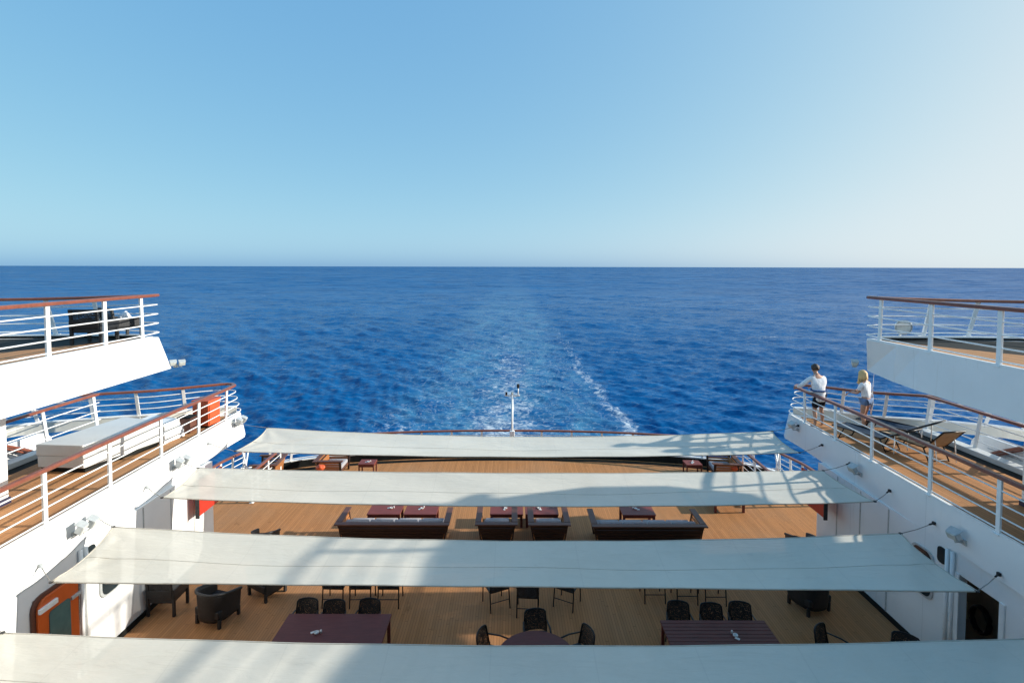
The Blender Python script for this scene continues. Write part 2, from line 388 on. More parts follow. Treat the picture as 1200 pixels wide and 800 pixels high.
# ------------------------------------------------------------------ ship structure
ZL, ZM, ZU = Z(7.85), Z(4.6), Z(1.65)          # lower deck, middle terraces, upper terraces
DECK = [(-10.3, 1.0), (10.3, 1.0), (10.3, 17.6), (10.1, 18.9), (9.3, 19.9), (7.6, 20.7), (5, 21.25), (2.5, 21.5), (0, 21.57),
        (-2.5, 21.5), (-5, 21.25), (-7.6, 20.7), (-9.3, 19.9), (-10.1, 18.9), (-10.3, 17.6)]
arc = catmull([(x, y, 0) for x, y in DECK[2:]], 5)
ARC = [(p.x, p.y) for p in arc]
struct(MB().prism([(-10.3, 1.0), (10.3, 1.0)]+ARC, ZL-.12, ZL).build('lower_deck', M['teak']))
hull = MB()
off = [(x*1.03, y+.28 if y > 17 else y) for x, y in ARC]
hull.loft([(x, y, ZL-.125) for x, y in [(-10.6, 1), (10.6, 1)]+off], [(x*.93, y-1.2 if y > 17 else y, -1.5) for x, y in [(-10.6, 1), (10.6, 1)]+off])
for s in (-1, 1): hull.prism([(s*9.72, 1), (s*12.2, 1), (s*12.2, 13.2), (s*11.6, 14.2), (s*9.72, 14.2)], -1.5, Z(5.37))
hull.box(-13.5, 13.5, -6, -2.5, ZL, E+1).box(-8.1, 8.1, -2.5, .7, Z(1.95), ZU)             # unseen block behind the viewer and slab below, added to hold back sky light
struct(hull.build('hull', M['white']))
struct(MB().box(-8.2, 8.2, .3, .6, ZL, Z(1.96)).box(-8.2, 8.2, .6, 5.3, Z(6.1), Z(5.98)).build('light_blocker', M['sofa_shaded']))     # unseen dark wall and overhang slab, added to cut light on the deck

# bulwark round the stern of the lower deck: black inside, white cap
bw = thing('bulwark', 'low black curved bulwark round the stern edge of the lower deck', 'bulwark', (0, 0, 0))
edge = [(x*.995, y-.05, ZL+.14) for x, y in ARC]
MB().sweep(edge, [(-.05, -.14), (.05, -.14), (.05, .14), (-.05, .14)]).build('plate', M['gutter'], bw)
MB().sweep([(x, y, z+.16) for x, y, z in edge], [(-.07, -.02), (.07, -.02), (.07, .02), (-.07, .02)]).build('cap', M['rail_white'], bw)
MB().sweep([(x*.975, y-.32, ZL+.004) for x, y in ARC], [(-.12, -.003), (.12, -.003), (.12, .003), (-.12, .003)]).build('waterway', M['gutter'], bw)

RAILSEC = [(-.058, -.018), (-.045, -.032), (.045, -.032), (.058, -.018), (.058, .014), (.04, .034), (-.04, .034), (-.058, .014)]
def at_len(P, s):
    for a, b in zip(P, P[1:]):
        L = (b-a).length
        if s <= L: return a.lerp(b, s/L), (b-a).normalized()
        s -= L
    return P[-1].copy(), (P[-1]-P[-2]).normalized()
def plen(P): return sum((b-a).length for a, b in zip(P, P[1:]))

def railing(label, top, base, posts, nbars, cat='railing', n=6, handrail=True, low=.16, group=None, pw=.042, rail_name='handrail'):
    """posts: fractions along the path"""
    T = catmull(top, n); B = catmull(base, n)
    r = thing('railing', label, cat, (0, 0, 0), 0, group)
    MB().sweep(T, RAILSEC).build(rail_name, M['varnish'], r, smooth=False)
    m = len(T)
    for f in posts:
        x = f*(m-1); i = min(int(x), m-2); k = x-i
        t = T[i].lerp(T[i+1], k); b = B[i].lerp(B[i+1], k); d = (T[i+1]-T[i]); d.z = 0; d.normalize()
        sd = d.cross(Vector((0, 0, 1))); q = MB(); w2, t2 = pw, .02
        ring = lambda c: [c+d*w2+sd*t2, c-d*w2+sd*t2, c-d*w2-sd*t2, c+d*w2-sd*t2]
        q.loft(ring(t-Vector((0, 0, .03))), ring(b)); q.cbox(b+Vector((0, 0, .01)), (.13, .13, .02)).build('post', M['rail_white'], r, bevel=.004)
    for j in range(nbars):
        f = low+(1-low)*j/nbars
        MB().tube([b.lerp(t, f) for t, b in zip(T, B)], .0145, 6).build('bar', M['rail_white'], r, smooth=True)
    return r

def frac_at_y(top, ys, n=6, upto=None):
    T = catmull(top, n); m = len(T); out = []
    lim = m if upto is None else int(upto*(m-1))
    for y in ys:
        for i in range(lim-1):
            if (T[i].y-y)*(T[i+1].y-y) <= 0 and T[i].y != T[i+1].y:
                out.append((i+(y-T[i].y)/(T[i+1].y-T[i].y))/(m-1)); break
    return out

side_word = {-1: 'left', 1: 'right'}
# ---- upper terraces
for s in (-1, 1):
    sw = side_word[s]; xi = 8.15 if s < 0 else 8.07
    t = thing('terrace', f'white upper terrace jutting in at the {sw} edge, highest on that side', 'terrace', (0, 0, 0))
    top = [(xi, .9), (xi, 9.0), (xi, 10.4), (xi, 11.2), (xi, 12.15), (xi+.12, 12.28), (xi+.4, 12.32), (10.6, 12.3), (12.4, 11.9), (13.3, 10.8), (13.6, 8), (13.6, .9)]
    top = [(x, y-(.17 if s > 0 and y > 11 else 0)) for x, y in top]
    bot = [(x+(.38*min(1, max(0, (y-10.2)/1.8))**1.5 if s > 0 and x < 9 else 0), y+(.42 if s < 0 else .5)*min(1, max(0, (y-10)/1.9))) for x, y in top]
    MB().loft([(s*x, y, ZU) for x, y in top], [(s*x, y, Z(2.45)) for x, y in bot]).build('fascia', M['white'], t)
    fl = [(xi+.14, .95), (xi+.14, 11.75), (xi+.3, 11.6), (xi+1.5, 9.85), (xi+2.4, 8.2), (xi+2.8, 6), (xi+2.8, .95)]
    MB().prism([(s*x, y) for x, y in [(xi+.1, .95), (xi+.1, 11.95), (10.5, 11.9), (12.2, 11.6), (13.05, 10.6), (13.3, 8), (13.3, .95)]], ZU+.001, ZU+.004).build('waterway', M['gutter'], t)
    MB().prism([(s*x, y) for x, y in fl], ZU+.005, ZU+.012).build('floor', M['teak_mid'], t)
    MB().sweep([(s*(xi+.035), y, ZU+.025) for y in (.95, 6, 11.95)], [(-.035, -.025), (.035, -.025), (.035, .025), (-.035, .025)]).build('rim', M['rail_white'], t)
    co_ = catmull([(s*(xi+.3), 12.0, ZU+.03), (s*9.5, 12.0, ZU+.03), (s*10.6, 11.98, ZU+.03), (s*12.25, 11.72, ZU+.03), (s*13.1, 10.7, ZU+.03), (s*13.4, 8, ZU+.03), (s*13.4, 1, ZU+.03)], 4)
    MB().sweep(co_, [(-.04, -.027), (.04, -.027), (.04, .027), (-.04, .027)]).build('coaming', M['gutter'], t)
    MB().sweep([p+Vector((0, 0, .04)) for p in co_], [(-.06, -.014), (.06, -.014), (.06, .014), (-.06, .014)]).build('coaming_cap', M['rail_white'], t)
    xr = xi+.05; dy = .17 if s > 0 else 0
    T = [(s*xr, 1, Z(.68)), (s*xr, 5, Z(.68)), (s*xr, 9, Z(.68)), (s*xr, 11.95-dy, Z(.68)), (s*(xr+.16), 12.15-dy, Z(.69)), (s*(xr+.7), 12.15-dy, Z(.71)), (s*10.6, 12.0, Z(.76)), (s*12.2, 11.6, Z(.77)), (s*13.0, 10.6, Z(.77)), (s*13.3, 8, Z(.77)), (s*13.3, 1, Z(.77))]
    zc = ZU+.06
    B = [(s*xr, 1, ZU), (s*xr, 5, ZU), (s*xr, 9, ZU), (s*xr, 11.98-dy, ZU), (s*(xr+.15), 12.25-dy, ZU+.03), (s*(xr+.7), 12.3-dy, ZU+.05), (s*10.6, 12.4, zc), (s*12.4, 11.9, zc), (s*13.3, 10.8, zc), (s*13.5, 8, zc), (s*13.5, 1, zc)]
    B[6:] = [(x*.99, y-.28, z) for x, y, z in B[6:]]
    ys = (9.3, 10.6, 11.65, 7.9, 6.4) if s < 0 else (8.76, 10.2, 11.6, 7.3, 5.8)
    fr = frac_at_y(T, ys, upto=.42)+[.545, .6, .66, .72, .8, .88]
    railing(f'white railing with varnished handrail round the {sw} upper terrace', T, B, fr, 4, low=.1)

# ---- middle terraces
def xin(s, y): return (8.17 if s < 0 else 8.36)+.034*(y-8.3)
for s in (-1, 1):
    sw = side_word[s]
    t = thing('terrace', f'white middle terrace on the {sw} with teak floor and pointed stern tip', 'terrace', (0, 0, 0))
    tip = xin(s, 16.5)
    top = [(xin(s, 1), 1), (xin(s, 9), 9), (xin(s, 15.6), 15.6), (tip-.02, 16.2), (tip+.1, 16.5), (tip+.35, 16.58), (tip+.9, 16.25), (10.35, 15.5), (11.6, 15.1), (11.6, 1)]
    bot = [(x, y+(.2 if y > 15.8 else 0)-(.25 if x > 9.2 and y > 14 else 0)) for x, y in top]
    MB().loft([(s*x, y, ZM) for x, y in top], [(s*(x-.04 if y > 15.8 else x), y, Z(5.36)) for x, y in bot]).build('fascia', M['white'], t)
    fl = [(xin(s, 1)+.16, 1), (xin(s, 9)+.16, 9), (xin(s, 15.6)+.16, 15.5), (tip+.25, 16.1), (10.2, 15.2), (11.0, 14.9), (11.0, 1)]
    MB().prism([(s*x, y) for x, y in fl], ZM+.003, ZM+.012).build('floor', M['teak_mid'], t)
    # side gutter along the kerb, kerb and cap
    MB().prism([(s*11.0, 1), (s*11.3, 1), (s*11.3, 14.85), (s*11.0, 14.9)], ZM+.002, ZM+.008).build('waterway', M['gutter'], t)
    MB().prism([(s*(xin(s, 1)+.07), 1), (s*(xin(s, 1)+.16), 1), (s*(xin(s, 15.6)+.16), 15.5), (s*(xin(s, 15.6)+.07), 15.6)], ZM+.002, ZM+.008).build('inner_waterway', M['brown_gutter'], t)
    MB().prism([(s*11.3, 1), (s*11.58, 1), (s*11.58, 14.75), (s*11.3, 14.8)], ZM+.001, ZM+.13).build('kerb', M['locker'], t, bevel=.015)
    MB().sweep([(s*(xin(s, y)+.035), y, ZM+.022) for y in (1, 5, 9, 12, 14, 15.6)]+[(s*(tip+.03), 16.2, ZM+.03), (s*(tip+.16), 16.42, ZM+.04)],
               [(-.035, -.02), (.035, -.02), (.035, .02), (-.035, .02)]).build('rim', M['rail_white'], t)
    bul = catmull([(s*(tip+.2), 16.45, ZM+.06), (s*(tip+.9), 16.12, ZM+.1), (s*10.35, 15.36, ZM+.12), (s*11.6, 14.98, ZM+.13), (s*12.8, 14.55, ZM+.13), (s*13.6, 14.1, ZM+.13), (s*14.0, 13.2, ZM+.13), (s*14.1, 11, ZM+.13), (s*14.1, 7, ZM+.13)], 5)
    MB().sweep(bul, [(-.05, -.16), (.05, -.16), (.05, .12), (-.05, .12)]).build('bulwark', M['cream'], t)
    MB().sweep([p+Vector((0, 0, .135)) for p in bul], [(-.07, -.016), (.07, -.016), (.07, .016), (-.07, .016)]).build('bulwark_cap', M['rail_white'], t)
    h0 = 3.6
    T = [(s*(xin(s, 1)+.03), 1, Z(h0)), (s*(xin(s, 5)+.03), 5, Z(h0)), (s*(xin(s, 9)+.03), 9, Z(h0)), (s*(xin(s, 13)+.02), 13, Z(h0)), (s*(xin(s, 15.3)-.06), 15.4, Z(h0)),
         (s*(tip-.02), 15.9, Z(h0)), (s*(tip+.28), 16.02, Z(h0)), (s*(tip+.8), 15.75, Z(h0)), (s*10.3, 15.15, Z(h0)), (s*11.5, 14.75, Z(h0)), (s*12.8, 14.3, Z(h0)), (s*13.6, 13.8, Z(h0)), (s*13.95, 13, Z(h0)), (s*14.0, 7, Z(h0))]
    zb = ZM+.2
    B = [(s*(xin(s, 1)+.03), 1, ZM), (s*(xin(s, 5)+.03), 5, ZM), (s*(xin(s, 9)+.03), 9, ZM), (s*(xin(s, 13)+.03), 13, ZM), (s*(xin(s, 15.6)+.03), 15.5, ZM),
         (s*(tip+.0), 16.35, ZM+.02), (s*(tip+.3), 16.45, ZM+.08), (s*(tip+.95), 16.1, zb), (s*10.35, 15.36, zb), (s*11.6, 14.98, zb), (s*12.8, 14.55, zb), (s*13.6, 14.1, zb), (s*14.0, 13.2, zb), (s*14.1, 7, zb)]
    ys = (9.16, 10.74, 12.42, 13.99, 15.35, 7.5, 6) if s < 0 else (8.96, 10.53, 12.36, 13.83, 15.3, 7.4, 6)
    fr = frac_at_y(T, ys, upto=.4)+[.575, .645, .71, .79, .86, .95]
    railing(f'white railing with varnished handrail looping round the {sw} middle terrace tip', T, B, fr, 4, low=.1)
    # inner barrier along the outer walkway
    T = [(s*11.6, 14.7, Z(h0)), (s*11.64, 14.3, Z(h0)), (s*11.66, 13, Z(h0)), (s*11.66, 9, Z(h0)), (s*11.66, 3, Z(h0))]
    B = [(s*11.53, 14.7, ZM+.1), (s*11.54, 14.3, ZM+.1), (s*11.54, 13, ZM+.1), (s*11.54, 9, ZM+.1), (s*11.54, 3, ZM+.1)]
    railing(f'straight varnished railing along the outboard kerb of the {sw} middle terrace', T, B, frac_at_y(T, (14.55, 13.0, 11.7, 10.3, 8)), 3, low=.22)
    # deckhouse that carries the upper terrace
    dh = thing('deckhouse', f'white deckhouse wall standing on the {sw} middle terrace under the upper one', 'deckhouse', (0, 0, 0))
    MB().box(*sorted((s*(9.72 if s < 0 else 9.86), s*11.55)), 1.2, 10.06, ZM+.13, Z(2.452)).build('wall', M['white'], dh, bevel=.02)
    MB().box(*sorted((s*(9.70 if s < 0 else 9.84), s*11.56)), 1.2, 10.08, ZM+.013, ZM+.128).build('base_trim', M['navy'], dh)
    # white panel outboard with stair handrails
    ob = thing('side_panel', f'white rounded panel outboard of the {sw} terrace kerb beside brown stair rails', 'panel', (0, 0, 0))
    prof = [(13.95, Z(4.75)), (13.9, Z(4.55)), (13.75, Z(4.4)), (13.5, Z(4.34)), (9, Z(4.34)), (6, Z(4.34)), (6, Z(5.59)), (13.6, Z(5.59)), (13.95, Z(5.2))]
    MB().loft([(s*12.34, y, z) for y, z in prof], [(s*12.24, y, z) for y, z in prof]).build('plate', M['white'], ob, bevel=.02)
    MB().tube([(s*12.22, 13.4, Z(4.62)), (s*12.22, 9, Z(4.62))], .012, 6).build('conduit', M['lamp_grey'], ob)
    st = thing('stair_rails', f'pair of brown stair handrails descending outboard of the {sw} terrace kerb', 'stair rails', (0, 0, 0))
    for x, dz in ((11.86, 0), (12.16, .0)):
        MB().sweep([(s*x, 13.3, Z(4.83)+dz), (s*x, 12.6, Z(4.42)+dz), (s*x, 11.6, Z(3.9)+dz)], RAILSEC).build('handrail', M['varnish'], st)
        for y, z in ((13.2, Z(4.78)), (12.0, Z(4.12))):
            MB().tube([(s*x, y, Z(5.6)), (s*x, y, z)], .022, 8).build('post', M['rail_white'], st, smooth=True)

# ---- side walls of the lower deck
for s in (-1, 1):
    sw = side_word[s]; x0, x1 = (8.24, 8.42) if s < 0 else (8.44, 8.60); Y1 = 14.35
    desc = 'with an orange door' if s < 0 else 'with a rounded dark window and an open doorway'
    t = thing('side_wall', f'white side wall of the lower deck on the {sw} {desc}', 'wall', (0, 0, 0))
    q = MB()
    q.box(*sorted((s*x0, s*x1)), 1, 8.86, ZL, Z(5.362)).box(*sorted((s*x0, s*x1)), 9.74, Y1, ZL, Z(5.362)).box(*sorted((s*x0, s*x1)), 8.86, 9.74, ZL+2.08, Z(5.362))
    q.build('panel', M['white'], t)
    MB().box(*sorted((s*(x0-.03), s*(x0-.002))), 9.8, Y1, ZL+.001, ZL+.12).build('base_trim', M['gutter'], t)
    for y in (9.84, 9.96):
        MB().tube([(s*(x0-.05), y, ZL), (s*(x0-.05), y, Z(5.4))], .035, 10).build('drain_pipe', M['rail_white'], t, smooth=True)
    for y in (11.6, 12.55, 13.45):
        MB().box(*sorted((s*(x0-.012), s*(x0-.001))), y, y+.03, ZL+.12, Z(5.4)).build('seam_strip', M['lamp_grey'], t)
    # rounded window
    def rr(y0, y1, z0, z1, r):
        out = []
        for cy, cz, a0 in ((y1-r, z1-r, 0), (y0+r, z1-r, 90), (y0+r, z0+r, 180), (y1-r, z0+r, 270)):
            for k in range(5): a = R(a0+k*22.5); out.append((cy+r*math.cos(a), cz+r*math.sin(a)))
        return out
    a = rr(10.36, 10.86, Z(6.66), Z(5.74), .15)
    wn = MB().loft([(s*(x0-.03), y, z) for y, z in rr(10.31, 10.91, Z(6.70), Z(5.70), .17)], [(s*(x0-.001), y, z) for y, z in rr(10.31, 10.91, Z(6.70), Z(5.70), .17)]).build('window', M['lamp_grey'], t, bevel=.006)
    MB().loft([(s*(x0-.036), y, z) for y, z in a], [(s*(x0-.02), y, z) for y, z in a]).build('pane', M['glass_dark'], wn)
    vt = rr(10.03, 10.24, Z(5.78), Z(5.46), .08)
    MB().loft([(s*(x0-.02), y, z) for y, z in vt], [(s*(x0-.001), y, z) for y, z in vt]).build('vent', M['glass_dark'], t)
    if s < 0:
        prof = rr(8.8, 9.8, ZL+.1, ZL+2.12, .22)
        fr = MB().loft([(s*(x0-.035), y, z) for y, z in prof], [(s*(x0-.002), y, z) for y, z in prof]).build('door_frame', M['sofa_wood'], t, bevel=.008)
        prof = rr(8.88, 9.72, ZL+.16, ZL+2.05, .18)
        d = MB().loft([(s*(x0-.085), y, z) for y, z in prof], [(s*(x0-.037), y, z) for y, z in prof]).build('door', M['door_orange'], t, bevel=.01)
        prof = rr(9.08, 9.52, ZL+.95, ZL+1.75, .06)
        MB().loft([(s*(x0-.10), y, z) for y, z in prof], [(s*(x0-.087), y, z) for y, z in prof]).build('pane', M['door_glass'], d)
        MB().tube([(s*(x0-.09), 9.0, ZL+1.05), (s*(x0-.15), 9.0, ZL+1.05), (s*(x0-.15), 9.14, ZL+1.05)], .015, 8).build('handle', M['lamp_grey'], d, smooth=True)
        for z in (ZL+.5, ZL+1.7): MB().cbox((s*(x0-.10), 9.64, z), (.04, .2, .06)).build('hinge', M['lamp_grey'], d, bevel=.006)
        MB().cbox((s*(x0-.11), 9.05, ZL+1.88), (.05, .36, .09)).build('closer', M['rail_white'], d, bevel=.008)
        MB().cbox((s*(x0-.11), 8.98, ZL+1.35), (.06, .18, .05)).build('latch', M['lamp_grey'], d, bevel=.008)
    else:
        MB().box(9.6, 9.7, 7.4, 12.1, ZL, Z(5.362)).box(8.61, 9.6, 7.4, 7.5, ZL, Z(5.362)).build('passage_wall', M['dark_wall'], t)  # second box is unseen, added to block light and keep the passage dark
        for y in (8.84, 9.76): MB().box(x0-.03, x0-.002, y-.05, y+.05, ZL, ZL+2.1).build('door_frame', M['rail_white'], t, bevel=.006)
    # red panel near the aft corner
    p = thing('red_panel', f'red rectangular panel hung on the {sw} side wall near its aft end', 'panel', (s*8.0, 13.8, Z(6.45)))
    MB().box(-.03, .03, -.55, .55, .06, .95).build('board', M['red'], p, bevel=.01)
    MB().box(-.045, .045, -.59, -.555, .02, .99).build('edge_bar', M['iron'], p)
    MB().box(*sorted((s*.035, s*.30)), -.3, .3, .45, .5).build('bracket', M['iron'], p)

hs = thing('hose_box', 'cream box with black coiled hose on the dark passage wall at right', 'hose box', (9.56, 10.9, ZL+.5))
MB().cbox((-.06, -.02, .2), (.10, .22, .36)).build('box', M['box_cream'], hs, bevel=.01)
for k in range(3):
    MB().tube([(-.05-.03*k, -.5+.2*math.cos(a), .25+.26*math.sin(a)) for a in [2*math.pi*i/18 for i in range(18)]], .028, 8, closed=True).build('coil', M['hose'], hs, smooth=True)
MB().tube([(-.06, -.02, .02), (-.06, -.03, -.3), (-.06, .0, -.7)], .015, 6).build('pipe', M['box_cream'], hs, smooth=True)

# ---- stern rail, side rails on the lower deck and stern light mast
srt = [(x*.985, y-.02, ZL+1.1) for x, y in DECK[4:13]]
srb = [(x*.995, y-.04, ZL+.28) for x, y in DECK[4:13]]
railing('curved white stern railing with varnished handrail behind the farthest awning', srt, srb, [i/16 for i in range(17)], 4, low=.12)
for s in (-1, 1):
    sw = side_word[s]
    T = [(s*10.1, 17.1, ZL+1.05), (s*10.1, 17.6, ZL+1.05), (s*10.05, 18.2, ZL+1.05), (s*9.8, 19.2, ZL+1.05)]
    B = [(s*10.15, 17.1, ZL), (s*10.15, 17.6, ZL), (s*10.1, 18.2, ZL), (s*9.85, 19.2, ZL+.1)]
    railing(f'outer white side railing on the {sw} of the lower deck', T, B, [0, .2, .4, .6, .8, .97], 4, low=.2)
    T = [(s*8.62, 17.25, ZL+1.02), (s*8.62, 18, ZL+1.02), (s*8.65, 19.5, ZL+1.02)]
    B = [(s*8.62, 17.25, ZL), (s*8.62, 18, ZL), (s*8.65, 19.5, ZL)]
    railing(f'short inner white railing on the {sw} quarter of the lower deck', T, B, [0, .33, .66, 1], 4, low=.2)
    br = thing('stanchion', f'white crossed stanchion on the {sw} quarter between the two side railings', 'stanchion', (s*9.5, 18.6, ZL))
    MB().tube([(-.12, 0, 0), (.06, .1, 1.25)], .028, 8).build('pole', M['rail_white'], br, smooth=True)
    MB().tube([(.16, .1, 0), (-.10, 0, 1.25)], .028, 8).build('pole', M['rail_white'], br, smooth=True)
    MB().tube([(-.2, .05, .66), (.2, .05, .66)], .02, 8).build('crossbar', M['rail_white'], br, smooth=True)

ms = thing('light_mast', 'thin white stern mast with a T bar and small lamps', 'mast', (.02, 21.3, ZL+.1))
MB().tube([(0, 0, 0), (0, 0, 2.55)], .045, 10).build('pole', M['rail_white'], ms, smooth=True)
MB().cbox((0, 0, .85), (.2, .16, .45)).build('junction_box', M['rail_white'], ms, bevel=.02)
MB().cbox((0, 0, 2.52), (.62, .06, .06)).build('crossbar', M['rail_white'], ms, bevel=.01)
MB().tube([(.24, 0, 2.55), (.24, 0, 2.82)], .025, 8).build('arm', M['rail_white'], ms, smooth=True)
MB().lathe([(.04, 0), (.055, .03), (.055, .15), (.03, .18)], (.24, 0, 2.82), 12).build('lamp', M['iron'], ms)
MB().lathe([(.04, 0), (.05, .03), (.05, .1), (.02, .13)], (0, 0, 2.55), 12).build('lamp', M['lamp_glass'], ms, smooth=True)
MB().cbox((-.24, 0, 2.6), (.08, .08, .12)).build('lamp', M['iron'], ms, bevel=.01)

# ------------------------------------------------------------------ awnings
def awning(label, FL, FR, NL, NR, zf, zn, seed):
    """corners (x, y, z); zf, zn: heights of the far and near edge at mid width"""
    rnd = np.random.default_rng(seed); ph = rnd.uniform(0, 6.28, 12)
    FL, FR, NL, NR = map(Vector, (FL, FR, NL, NR))
    def f(u, v):
        b = 4*u*(1-u)
        a = FL.lerp(FR, u); a.z += (zf-(FL.z+FR.z)/2)*b; a.y += -.10*b
        c = NL.lerp(NR, u); c.z += (zn-(NL.z+NR.z)/2)*b; c.y += .10*b
        p = a.lerp(c, v)
        bu = 4*v*(1-v); p.x += (.10*bu if u < .5 else -.10*bu)*abs(2*u-1)**6   # hollow short edges
        p.z += -.05*bu*(.3+.7*b)+.020*math.sin(u*13+ph[0]+2*v)*bu+.010*math.sin(u*29+ph[1]-5*v)*bu+.004*math.sin(u*37+v*9+ph[2])*(1-bu)
        dx = min(u, 1-u)*15.4; dv = min(v, 1-v)*1.5; rc = math.hypot(dx, dv)
        p.z += .022*math.exp(-rc/.9)*(1-math.exp(-rc/.15))*math.sin(9*math.atan2(dv, dx+.05)+ph[3])*min(1, 4*v*(1-v)*3)
        return p
    t = thing('awning', label, 'awning', (0, 0, 0), 0, 'canvas awnings across the lower deck')
    MB().grid(f, 180, 18).build('canvas', M['awning'], t, smooth=True)
    for v in (0, 1):
        MB().tube([f(i/80, v)+Vector((0, 0, -.004)) for i in range(81)], .013, 6).build('hem', M['hem'], t, smooth=True)
    MB().tube([f(i/90, .58)+Vector((0, 0, .001)) for i in range(91)], .005, 5).build('seam', M['hem'], t, smooth=True)
    for u in (0, 1):
        MB().tube([f(u, j/12)+Vector((0, 0, -.004)) for j in range(13)], .016, 6).build('side_hem', M['hem'], t, smooth=True)
    for u, v in ((0, 0), (1, 0), (0, 1), (1, 1)):
        p = f(u, v); s = -1 if u == 0 else 1; q = Vector((s*(xin(s, p.y)-.02), p.y+(.22 if v == 0 else .32), p.z+.10))
        MB().tube([p, p.lerp(q, .5)+Vector((0, 0, -.02)), q], .007, 6).build('rope', M['rope'], t, smooth=True)
        sg = (q-p).normalized(); hk = MB().tube([q-sg*.12, q-sg*.01], .017, 6); hk.cbox(q+Vector((s*.0, 0, 0)), (.04, .055, .055)).build('hook', M['iron'] if s > 0 else M['lamp_grey'], t)
        MB().lathe([(.035, -.01), (.035, .01)], p, 10).build('eyelet', M['iron'], t)
awning('farthest cream canvas awning, right before the stern rail', (-7.25, 15.5, Z(4.79)), (7.7, 15.45, Z(4.84)), (-7.45, 14.06, Z(4.98)), (7.75, 14.04, Z(4.98)), Z(5.0), Z(5.15), 1)
awning('second farthest cream canvas awning, behind the backs of the wooden sofas', (-7.7, 12.79, Z(4.95)), (7.7, 12.87, Z(5.01)), (-7.7, 11.45, Z(5.10)), (7.9, 11.3, Z(5.08)), Z(5.04), Z(5.28), 2)
awning('third cream canvas awning from the stern, in front of the sofa backs', (-7.7, 10.03, Z(5.04)), (7.58, 10.1, Z(5.17)), (-7.7, 8.64, Z(5.29)), (7.7, 8.53, Z(5.34)), Z(5.27), Z(5.37), 3)
awning('nearest cream canvas awning along the bottom edge of the view', (-7.7, 7.78, Z(5.55)), (7.8, 7.75, Z(5.58)), (-7.75, 6.3, Z(5.6)), (7.8, 6.2, Z(5.62)), Z(5.65), Z(5.75), 4)

# ------------------------------------------------------------------ floodlights
def floodlight(loc, s, label, double=False, rz=0.0, group='floodlights on the terrace sides', k=.74):
    t = thing('floodlight', label, 'floodlight', loc, rz, group); t.scale = (k, k, k)
    i = -s
    MB().box(*sorted((i*.0, i*.04)), -.09, .09, -.07, .07).build('base_plate', M['lamp_grey'], t, bevel=.008)
    MB().tube([(i*.03, 0, 0), (i*.22, 0, -.01), (i*.26, 0, .08)], .02, 8).build('bracket', M['lamp_grey'], t, smooth=True)
    heads = [(i*.27, -.10 if double else 0, .18)]+([(i*.27, .26, .16)] if double else [])
    for h in heads:
        hd = MB().cbox(h, (.15, .27, .21), (0, R(28*i), R(12))).build('head', M['lamp_grey'], t, bevel=.02)
        MB().cbox((h[0]+i*.06, h[1], h[2]-.035), (.04, .22, .17), (0, R(28*i), R(12))).build('lens', M['lamp_glass'], hd, bevel=.01)
        MB().cbox((h[0]-i*.02, h[1], h[2]+.115), (.17, .29, .014), (0, R(28*i), R(12))).build('visor', M['lamp_grey'], hd)
    if double: MB().tube([(i*.22, -.12, .0), (i*.22, .26, .0)], .018, 8).build('crossbar', M['lamp_grey'], t, smooth=True)
for y, z, lab in ((15.9, 4.83, 'pair of small floodlights on the left middle terrace side near its stern tip'),
                  (12.85, 4.96, 'pair of grey floodlights halfway along the left middle terrace side'),
                  (9.75, 5.02, 'pair of grey floodlights nearest the viewer on the left middle terrace side')):
    floodlight((-xin(-1, y)+.0, y, Z(z)), -1, lab, True)
for y, z, lab in ((15.7, 4.87, 'single grey floodlight on the right middle terrace side near its stern tip'),
                  (12.7, 5.03, 'single grey floodlight halfway along the right middle terrace side'),
                  (9.62, 5.08, 'single grey floodlight nearest the viewer on the right middle terrace side')):
    floodlight((xin(1, y), y, Z(z)), 1, lab)
floodlight((-8.13, 12.72, Z(2.42)), -1, 'white floodlight under the raked end of the left upper terrace', True, R(-60), k=.5)
floodlight((8.02, 12.3, Z(2.30)), 1, 'dark floodlight under the raked end of the right upper terrace', False, R(60), k=.5)

lp = thing('deck_lamp', 'round white searchlight on the stern rail of the right upper terrace', 'lamp', (9.05, 12.2, Z(1.38)))
mt = Matrix.Rotation(R(90), 4, 'X') @ Matrix.Rotation(R(-22), 4, 'Y')
MB().lathe([(.04, -.30), (.09, -.26), (.14, -.12), (.165, 0), (.165, .05)], (0, 0, 0), 20, mt).build('shell', M['rail_white'], lp, smooth=True)
MB().lathe([(.150, .052), (.14, .068)], (0, 0, 0), 20, mt).build('lens', M['lamp_glass'], lp)
MB().tube([mt @ Vector((.162*math.cos(a), .162*math.sin(a), .06)) for a in [2*math.pi*i/20 for i in range(20)]], .012, 6, closed=True).build('ring', M['lamp_grey'], lp, smooth=True)
MB().tube([(0, .08, -.14), (0, .1, -.3)], .025, 8).build('stem', M['rail_white'], lp, smooth=True)

